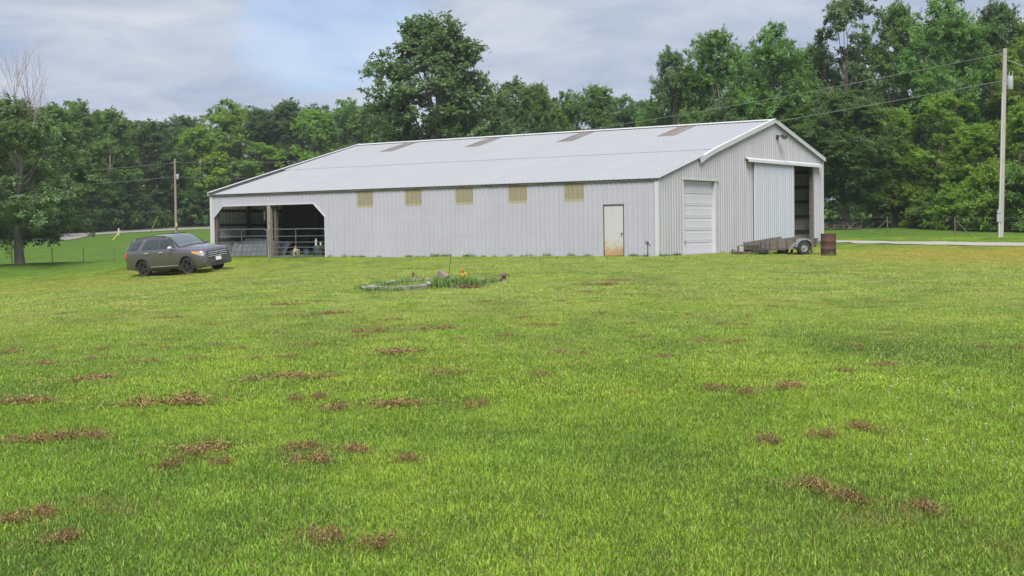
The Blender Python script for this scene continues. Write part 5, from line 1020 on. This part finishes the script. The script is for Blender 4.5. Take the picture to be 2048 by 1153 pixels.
# the leafy tree in the dip on the left, its dead top standing bare above the foliage
def dead_top_tree():
    rg = np.random.default_rng(8); H_ = 9.6
    prof = rp((0, .55), (.15, .95), (.4, 1.0), (.7, .9), (.9, .6), (1, .3))
    C, pos, nr = crown_points(rg, 56000, prof, 10.4, 1.2, H_, 66, 1.1, sub=9, spikes=60)
    e = empty('dead_topped_tree', (-30.2, 86.0, h(-30.2, 86.0) - 0.1), (0, 0, 0), 'leafy tree in the dip with bare dead branches above its crown', 'tree')
    link('trunk', trunk_mesh('trunk', rg, C, H_, 0.26, M['bark_grey'], limbs=22), e); c = link('crown', leaf_mesh('crown', rg, pos, nr, 0.19, M['leaf_near']), e); c['kind'] = 'stuff'
    m = MB(); r = random.Random(5)
    def grow(p, d, ln, rr, lev):
        pts = [p]; q = p; dd = d.copy()
        for k in range(4): dd = (dd + Vector((r.gauss(0, 0.10), r.gauss(0, 0.10), 0.14))).normalized(); q = q + dd * ln / 4; pts.append(q)
        m.tube(pts, [rr, rr * 0.85, rr * 0.68, rr * 0.5, rr * 0.3], 6 if lev < 2 else 4)
        if lev < 3:
            for k in range((5, 4, 3)[lev]):
                i = r.choice((1, 2, 2, 3, 3)); a = r.uniform(0, 6.28); sp = r.uniform(0.35, 0.75); nd = (dd + Vector((math.cos(a) * sp, math.sin(a) * sp, 0.15))).normalized(); grow(pts[i], nd, ln * r.uniform(0.45, 0.72), rr * 0.5, lev + 1)
    for a, b, ln in ((-0.38, 0.1, 3.9), (-0.12, -0.1, 4.4), (0.22, 0.05, 4.1), (0.45, -0.1, 3.5), (-0.6, 0.0, 3.1)):
        grow(Vector((a * 1.6, b, 6.9)), Vector((a * 0.55, b * 0.5, 1)).normalized(), ln, 0.042, 0)
    m.build('dead_branches', M['bark_dead'], e, 60)['label'] = 'bare pale dead branches'
dead_top_tree()
# brush pile at the foot of the grove tree
m = MB(); r = random.Random(2)
for k in range(70):
    a = Vector((r.uniform(-1.6, 1.6), r.uniform(-0.6, 0.6), 0.02)); m.tube([a, a + Vector((r.uniform(-0.8, 0.8), r.uniform(-0.4, 0.4), r.uniform(0.05, 0.5)))], 0.025, 4)
bp = m.build('brush_pile', M['bark'], None, None, (23.2, 98.5, h(23.2, 98.5))); tag(bp, 'low pile of dark cut branches at the foot of the dark grove tree', 'brush pile', kind='stuff')
# ------------------------------------------------------------------ grass blades, clippings, clover
def blade_mat():
    t = NT('grass_blade'); a, b, c, xyz = grass_nodes(t); isl = t.island
    col = t.ramp(a, [(0.38, (0.125, 0.250, 0.028)), (0.5, (0.230, 0.400, 0.036)), (0.62, (0.350, 0.510, 0.048))])
    col = t.mix(t.math('MULTIPLY', t.step(c, 0.42, 0.62), 0.45), col, (0.33, 0.44, 0.026))
    col = t.mix(t.step(isl, 0.08, 0.46), t.mix(0.70, col, (0.038, 0.085, 0.022)), col)
    col = t.mix(t.math('MULTIPLY', t.step(isl, 0.62, 0.95), 0.7), col, (0.46, 0.63, 0.11))
    col = t.mix(t.math('MULTIPLY', t.math('GREATER_THAN', t.math('FRACT', t.math('MULTIPLY', isl, 37.3)), 0.955), 0.8), col, (0.38, 0.27, 0.10))
    col = t.mix(t.math('MULTIPLY', pale_turf(t, xyz, b), 0.65), col, (0.46, 0.47, 0.16))
    col = t.mix(t.math('MULTIPLY', dry_field(t, xyz, b), 0.9), col, (0.50, 0.40, 0.08))
    col = t.mix(t.step(t.noise(t.pos, 2.4, 5, 0.65, 0.4), 0.36, 0.62), t.mix(0.32, col, (0.055, 0.115, 0.018)), col)
    p = t.pos; brown = t.math('MULTIPLY', t.step(t.noise(t.scale(p, (0.7, 0.45, 1)), 1.0, 7, 0.75, 0.3), 0.58, 0.70), 0.6)
    col = t.mix(brown, col, (0.26, 0.18, 0.07))
    pb = t.new('ShaderNodeBsdfPrincipled'); t.put(pb.inputs['Base Color'], col); pb.inputs['Roughness'].default_value = 0.5; pb.inputs['Specular IOR Level'].default_value = 0.35
    tr_ = t.new('ShaderNodeBsdfTranslucent'); t.put(tr_.inputs['Color'], col); ms = t.new('ShaderNodeMixShader'); ms.inputs[0].default_value = 0.36
    t.l.new(pb.outputs[0], ms.inputs[1]); t.l.new(tr_.outputs[0], ms.inputs[2]); t.l.new(ms.outputs[0], t.out.inputs[0]); return t.m
M['blade'] = blade_mat()
def blades(name, n, R_, h0, h1, w0, w1, seed, mat, lean=0.6, flat=0.0, ring=None):
    rg = np.random.default_rng(seed); r = R_ * np.sqrt(rg.uniform(0, 1, n)); a = rg.uniform(0, 2 * np.pi, n)
    base = np.c_[r * np.cos(a), r * np.sin(a), np.full(n, -0.008)]
    # blades gather in small tufts
    tc_ = np.c_[R_ * np.sqrt(rg.uniform(0, 1, n // 5 + 1)) * np.cos(rg.uniform(0, 6.283, n // 5 + 1)), R_ * np.sqrt(rg.uniform(0, 1, n // 5 + 1)) * np.sin(rg.uniform(0, 6.283, n // 5 + 1))]
    pk = rg.integers(0, len(tc_), n); base[:, :2] = base[:, :2] * 0.7 + tc_[pk] * 0.3 + rg.normal(0, R_ * 0.035, (n, 2))
    H_ = rg.uniform(h0, h1, n) * rg.uniform(0.55, 1.15, len(tc_))[pk]; wd = rg.uniform(w0, w1, n); b = rg.uniform(0, 2 * np.pi, n); ln = np.abs(rg.normal(0, lean, n)) * H_ + flat * H_
    dr_ = np.c_[np.cos(b), np.sin(b), np.zeros(n)]; f = b + rg.normal(1.57, 0.5, n); sd = np.c_[np.cos(f), np.sin(f), np.zeros(n)] * (wd / 2)[:, None]; up = np.array([0, 0, 1.0])
    p1 = base + up * (H_ * 0.55)[:, None] + dr_ * (ln * 0.35)[:, None]; p2 = base + up * (H_ * np.clip(1.0 - 0.25 * ln / H_, 0.35, 1))[:, None] + dr_ * ln[:, None]
    V = np.stack([base - sd, base + sd, p1 + sd * 0.85, p1 - sd * 0.85, p2], 1).reshape(-1, 3); i = np.arange(n) * 5
    loops = np.stack([i, i + 1, i + 2, i + 3, i + 3, i + 2, i + 4], 1).ravel(); st_ = np.stack([np.arange(n) * 7, np.arange(n) * 7 + 4], 1).ravel()
    me = bpy.data.meshes.new(name); me.vertices.add(5 * n); me.vertices.foreach_set('co', V.astype(np.float32).ravel()); me.loops.add(7 * n); me.polygons.add(2 * n)
    me.loops.foreach_set('vertex_index', loops.astype(np.int32)); me.polygons.foreach_set('loop_start', st_.astype(np.int32)); me.update(calc_edges=True); me.materials.append(mat); return me
def scatter(name, pts, meshes, smin, smax, seed, label, cat):
    rg = np.random.default_rng(seed); n = len(pts)
    src = bpy.data.collections.new(name + '_source')
    for k, me in enumerate(meshes): src.objects.link(bpy.data.objects.new(f'{name}_tuft_{k}', me))
    me = bpy.data.meshes.new(name); me.vertices.add(n); me.vertices.foreach_set('co', np.asarray(pts, np.float32).ravel())
    for nm, tp, val in (('rot', 'FLOAT', rg.uniform(0, 6.283, n)), ('siz', 'FLOAT', rg.uniform(smin, smax, n)), ('pick', 'INT', rg.integers(0, len(meshes), n))):
        at_ = me.attributes.new(nm, tp, 'POINT'); at_.data.foreach_set('value', val.astype(np.float32 if tp == 'FLOAT' else np.int32))
    o = link(name, me); g = bpy.data.node_groups.new(name, 'GeometryNodeTree'); g.interface.new_socket('Geometry', in_out='INPUT', socket_type='NodeSocketGeometry'); g.interface.new_socket('Geometry', in_out='OUTPUT', socket_type='NodeSocketGeometry')
    gi = g.nodes.new('NodeGroupInput'); gout = g.nodes.new('NodeGroupOutput'); ip = g.nodes.new('GeometryNodeInstanceOnPoints'); ci = g.nodes.new('GeometryNodeCollectionInfo')
    ci.inputs['Collection'].default_value = src; ci.inputs['Separate Children'].default_value = True; ci.inputs['Reset Children'].default_value = True; ip.inputs['Pick Instance'].default_value = True
    def na(nm, tp):
        q = g.nodes.new('GeometryNodeInputNamedAttribute'); q.data_type = tp; q.inputs['Name'].default_value = nm; return q.outputs['Attribute']
    cxyz = g.nodes.new('ShaderNodeCombineXYZ'); g.links.new(na('rot', 'FLOAT'), cxyz.inputs['Z'])
    g.links.new(gi.outputs[0], ip.inputs['Points']); g.links.new(ci.outputs[0], ip.inputs['Instance']); g.links.new(na('pick', 'INT'), ip.inputs['Instance Index']); g.links.new(cxyz.outputs[0], ip.inputs['Rotation']); g.links.new(na('siz', 'FLOAT'), ip.inputs['Scale'])
    g.links.new(ip.outputs[0], gout.inputs[0]); md = o.modifiers.new('scatter', 'NODES'); md.node_group = g
    tag(o, label, cat, kind='stuff'); return o
bi = Matrix.Rotation(-BR, 4, 'Z')
def free(x, y):                              # not under the barn or on the drive
    p = bi @ Vector((x - BX, y - BY, 0))
    if -T - 0.02 < p.x < 0.05 and -0.02 < p.y < S + 0.05: return False
    d = abs((x - 16.2) * 0.70 + (y - 70.6) * 0.714)
    return not (x > 12 and y > 55 and d < 1.75 and x < 24)
def wedge(y0, y1, pitch, seed):
    r = random.Random(seed); P = []; y = y0
    while y < y1:
        hw = 0.372 * y + 2.2 + pitch; x = -hw
        while x < hw:
            a, b = x + r.uniform(-0.5, 0.5) * pitch, y + r.uniform(-0.5, 0.5) * pitch
            if free(a, b): P.append((a, b))
            x += pitch
        y += pitch
    P = np.array(P); return np.c_[P, HT(P[:, 0], P[:, 1])]
scatter('lawn_grass', wedge(5.0, 12.5, 0.21, 1), [blades('tuft', 520, 0.27, 0.020, 0.052, 0.0030, 0.0054, k, M['blade'], 0.7) for k in range(5)], 0.8, 1.15, 1, 'mown green lawn grass close by with blades showing', 'grass')
scatter('lawn_grass', wedge(12.5, 27, 0.42, 2), [blades('tuft', 900, 0.50, 0.022, 0.052, 0.0045, 0.0085, 10 + k, M['blade'], 0.7) for k in range(5)], 0.85, 1.15, 2, 'mown green lawn grass in the middle of the lawn', 'grass')
scatter('lawn_grass', wedge(27, 78, 1.05, 3), [blades('tuft', 900, 1.0, 0.020, 0.045, 0.008, 0.018, 20 + k, M['blade'], 0.7) for k in range(5)], 0.9, 1.15, 3, 'mown green lawn grass reaching to the barn walls', 'grass')
# rank grass: the tuft at the border, along the kerbs, wall feet and round the trailer
M['rank_blade'] = simple('rank_grass_blade', (0.085, 0.170, 0.026), 0.5, 0, 0.35, 6.0)
M['straw_blade'] = simple('straw_blade', (0.16, 0.125, 0.06), 0.8, 0, 0.5, 9.0)
def tuft(x, y, n, R_, hh, seed, label, w=0.014, sx_=1.0):
    o = link('tall_grass_tuft', blades('tuft', n, R_, hh * 0.45, hh, w * 0.6, w, seed, M['rank_blade'], 0.75), None, (x, y, h(x, y))); o.scale = (sx_, 1, 1); tag(o, label, 'grass tuft', kind='stuff'); return o
tuft(-1.3, 33.4, 2000, 0.80, 0.30, 41, 'tall dark green grass tuft growing out of the concrete border', 0.018)
o = link('dead_grass_tuft', blades('tuft', 420, 0.5, 0.05, 0.20, 0.008, 0.016, 44, M['straw_blade'], 1.9), None, (-1.0, 32.6, h(-1.0, 32.6))); tag(o, 'dry brown grass lying in front of the tall green tuft', 'grass tuft', kind='stuff')
FR = []; r = random.Random(9)
for p in KP:
    for a, b in zip(p[:-1], p[1:]):
        for k in range(4): t = (k + r.random()) / 4; FR.append((a[0] + (b[0] - a[0]) * t + r.uniform(-0.2, 0.2), a[1] + (b[1] - a[1]) * t - r.uniform(0.0, 0.35)))
for k in range(22): FR.append((r.uniform(-3.2, -0.4), r.uniform(33.0, 36.8)))
for k in range(60):                           # feet of the barn walls
    q = bl(-r.uniform(0, 17.0), -0.06, 0) if k < 40 else bl(0.10, r.choice((r.uniform(0, 2.1), r.uniform(5.6, 17))), 0); FR.append((q.x, q.y))
for k in range(26): q = trl.matrix_basis @ Vector((r.uniform(-2.8, 0.9), r.uniform(-0.85, 0.7), 0)); FR.append((q.x, q.y))
for k in range(6): FR.append((12.25 + r.uniform(-0.45, 0.45), 54.1 + r.uniform(-0.4, 0.3)))
FR = np.array(FR); scatter('rank_grass', np.c_[FR, HT(FR[:, 0], FR[:, 1])], [blades('tuft', 70, 0.20, 0.07, 0.17, 0.007, 0.013, 50 + k, M['rank_blade'], 0.9) for k in range(3)], 0.7, 1.4, 5, 'uncut grass fringing the kerbs, barn walls and trailer', 'grass')
# dried clippings left by the mower
M['clipping'] = simple('dry_clipping', (0.215, 0.150, 0.085), 0.85, 0, 0.5, 14.0)
def straw_t():
    t = NT('dry_clipping_blade'); isl = t.island
    c = t.ramp(isl, [(0.0, (0.055, 0.037, 0.012)), (0.5, (0.180, 0.122, 0.042)), (1.0, (0.36, 0.265, 0.105))]); M['clipping'] = t.pbr(c, 0.85)
straw_t()
def clump(seed, n, ax):
    rg = np.random.default_rng(seed); cen = rg.uniform(-1, 1, (9, 2)) * np.array([0.45, 0.40]); rr = rg.uniform(0.06, 0.26, 9)
    k = rg.choice(9, n, p=rr / rr.sum()); a = rg.uniform(0, 6.283, n); q = np.sqrt(rg.uniform(0, 1, n)) * rr[k] ; xy = cen[k] + np.c_[q * np.cos(a), q * np.sin(a)]
    edge_ = 1 - (q / rr[k]) ** 2; z = 0.03 + rg.uniform(0, 1, n) * 0.085 * edge_; ha = rg.uniform(0, 1, n) < 0.42; xy[ha] = rg.normal(0, 1, (ha.sum(), 2)) * np.array([0.5, 0.42]); z[ha] = rg.uniform(0.015, 0.06, ha.sum()); ln = rg.uniform(0.04, 0.11, n); b = rg.uniform(0, 6.283, n); el = rg.normal(0, 0.22, n)
    d = np.c_[np.cos(b) * np.cos(el), np.sin(b) * np.cos(el), np.sin(el)] * (ln / 2)[:, None]; wv = np.c_[-np.sin(b), np.cos(b), rg.normal(0, 0.5, n)] * rg.uniform(0.003, 0.006, n)[:, None]
    c = np.c_[xy, z]; sag = np.c_[np.zeros(n), np.zeros(n), np.abs(rg.normal(0.012, 0.01, n))]
    V = np.stack([c - d - wv, c - d + wv, c + sag + wv, c + sag - wv, c + d + wv * .5, c + d - wv * .5], 1).reshape(-1, 3); i = np.arange(n) * 6
    loops = np.stack([i, i + 1, i + 2, i + 3, i + 3, i + 2, i + 4, i + 5], 1).ravel(); me = bpy.data.meshes.new('clipping_clump'); me.vertices.add(6 * n); me.vertices.foreach_set('co', V.astype(np.float32).ravel())
    me.loops.add(8 * n); me.polygons.add(2 * n); me.loops.foreach_set('vertex_index', loops.astype(np.int32)); me.polygons.foreach_set('loop_start', (np.arange(2 * n) * 4).astype(np.int32)); me.update(calc_edges=True); me.materials.append(M['clipping']); return me
CM = [clump(100 + k, 900, 1) for k in range(6)]
rc = random.Random(17)
for x, y, wd in CLUMPS:
    if wd < 0.095 and y < 9.6: continue
    sxx = max(wd * 0.88, 0.13); syy = min(max(0.30, sxx * 0.55), 0.75) * rc.uniform(0.75, 1.45); szz = min(max(0.65, wd * 1.5), 1.05)
    if y > 13.5: szz *= 0.58; sxx *= 0.92
    o = link('clipping_clump', CM[rc.randrange(6)], None, (x, y, h(x, y)), (0, 0, rc.uniform(-0.35, 0.75)), (sxx, syy, szz))
    big_ = wd > 0.3
    tag(o, 'long brown strip of dried mower clippings lying on the lawn' if big_ else 'small brown clump of dried mower clippings lying on the lawn', 'clippings', 'long clipping strips' if big_ else 'small clipping clumps', 'stuff')
    o['kind'] = 'stuff'
# white clover flowering in the damp turf on the right
M['clover_flower'] = simple('clover_flower', (0.42, 0.42, 0.37), 0.7, 0, 0.15, 60.0)
r = random.Random(33); CF = []
for k in range(45):
    y = r.triangular(7.2, 17.5, 12); x = 0.315 * y + r.gauss(0, 0.036 * y); CF.append((x, y))
CF = np.array(CF)
fm = MB().blob((0, 0, 0.042), (0.007, 0.007, 0.005), 7).tube([(0, 0, 0), (0.004, 0, 0.04)], 0.0012, 4).mesh('flower', M['clover_flower'], 60)
scatter('clover_flower', np.c_[CF, HT(CF[:, 0], CF[:, 1])], [fm], 0.7, 1.25, 7, 'small white clover flowers dotted over the turf', 'clover flowers')

# ------------------------------------------------------------------ damp summer air
t = NT('haze_air'); pv = t.new('ShaderNodeVolumePrincipled'); pv.inputs['Color'].default_value = (0.80, 0.87, 0.95, 1); pv.inputs['Density'].default_value = 0.00028; pv.inputs['Anisotropy'].default_value = 0.2
t.l.new(pv.outputs[0], t.out.inputs['Volume'])
hz = MB().box((0, 950, 14), (3700, 3200, 34)).build('haze', t.m); tag(hz, 'faint damp haze in the summer air', 'haze', kind='stuff')
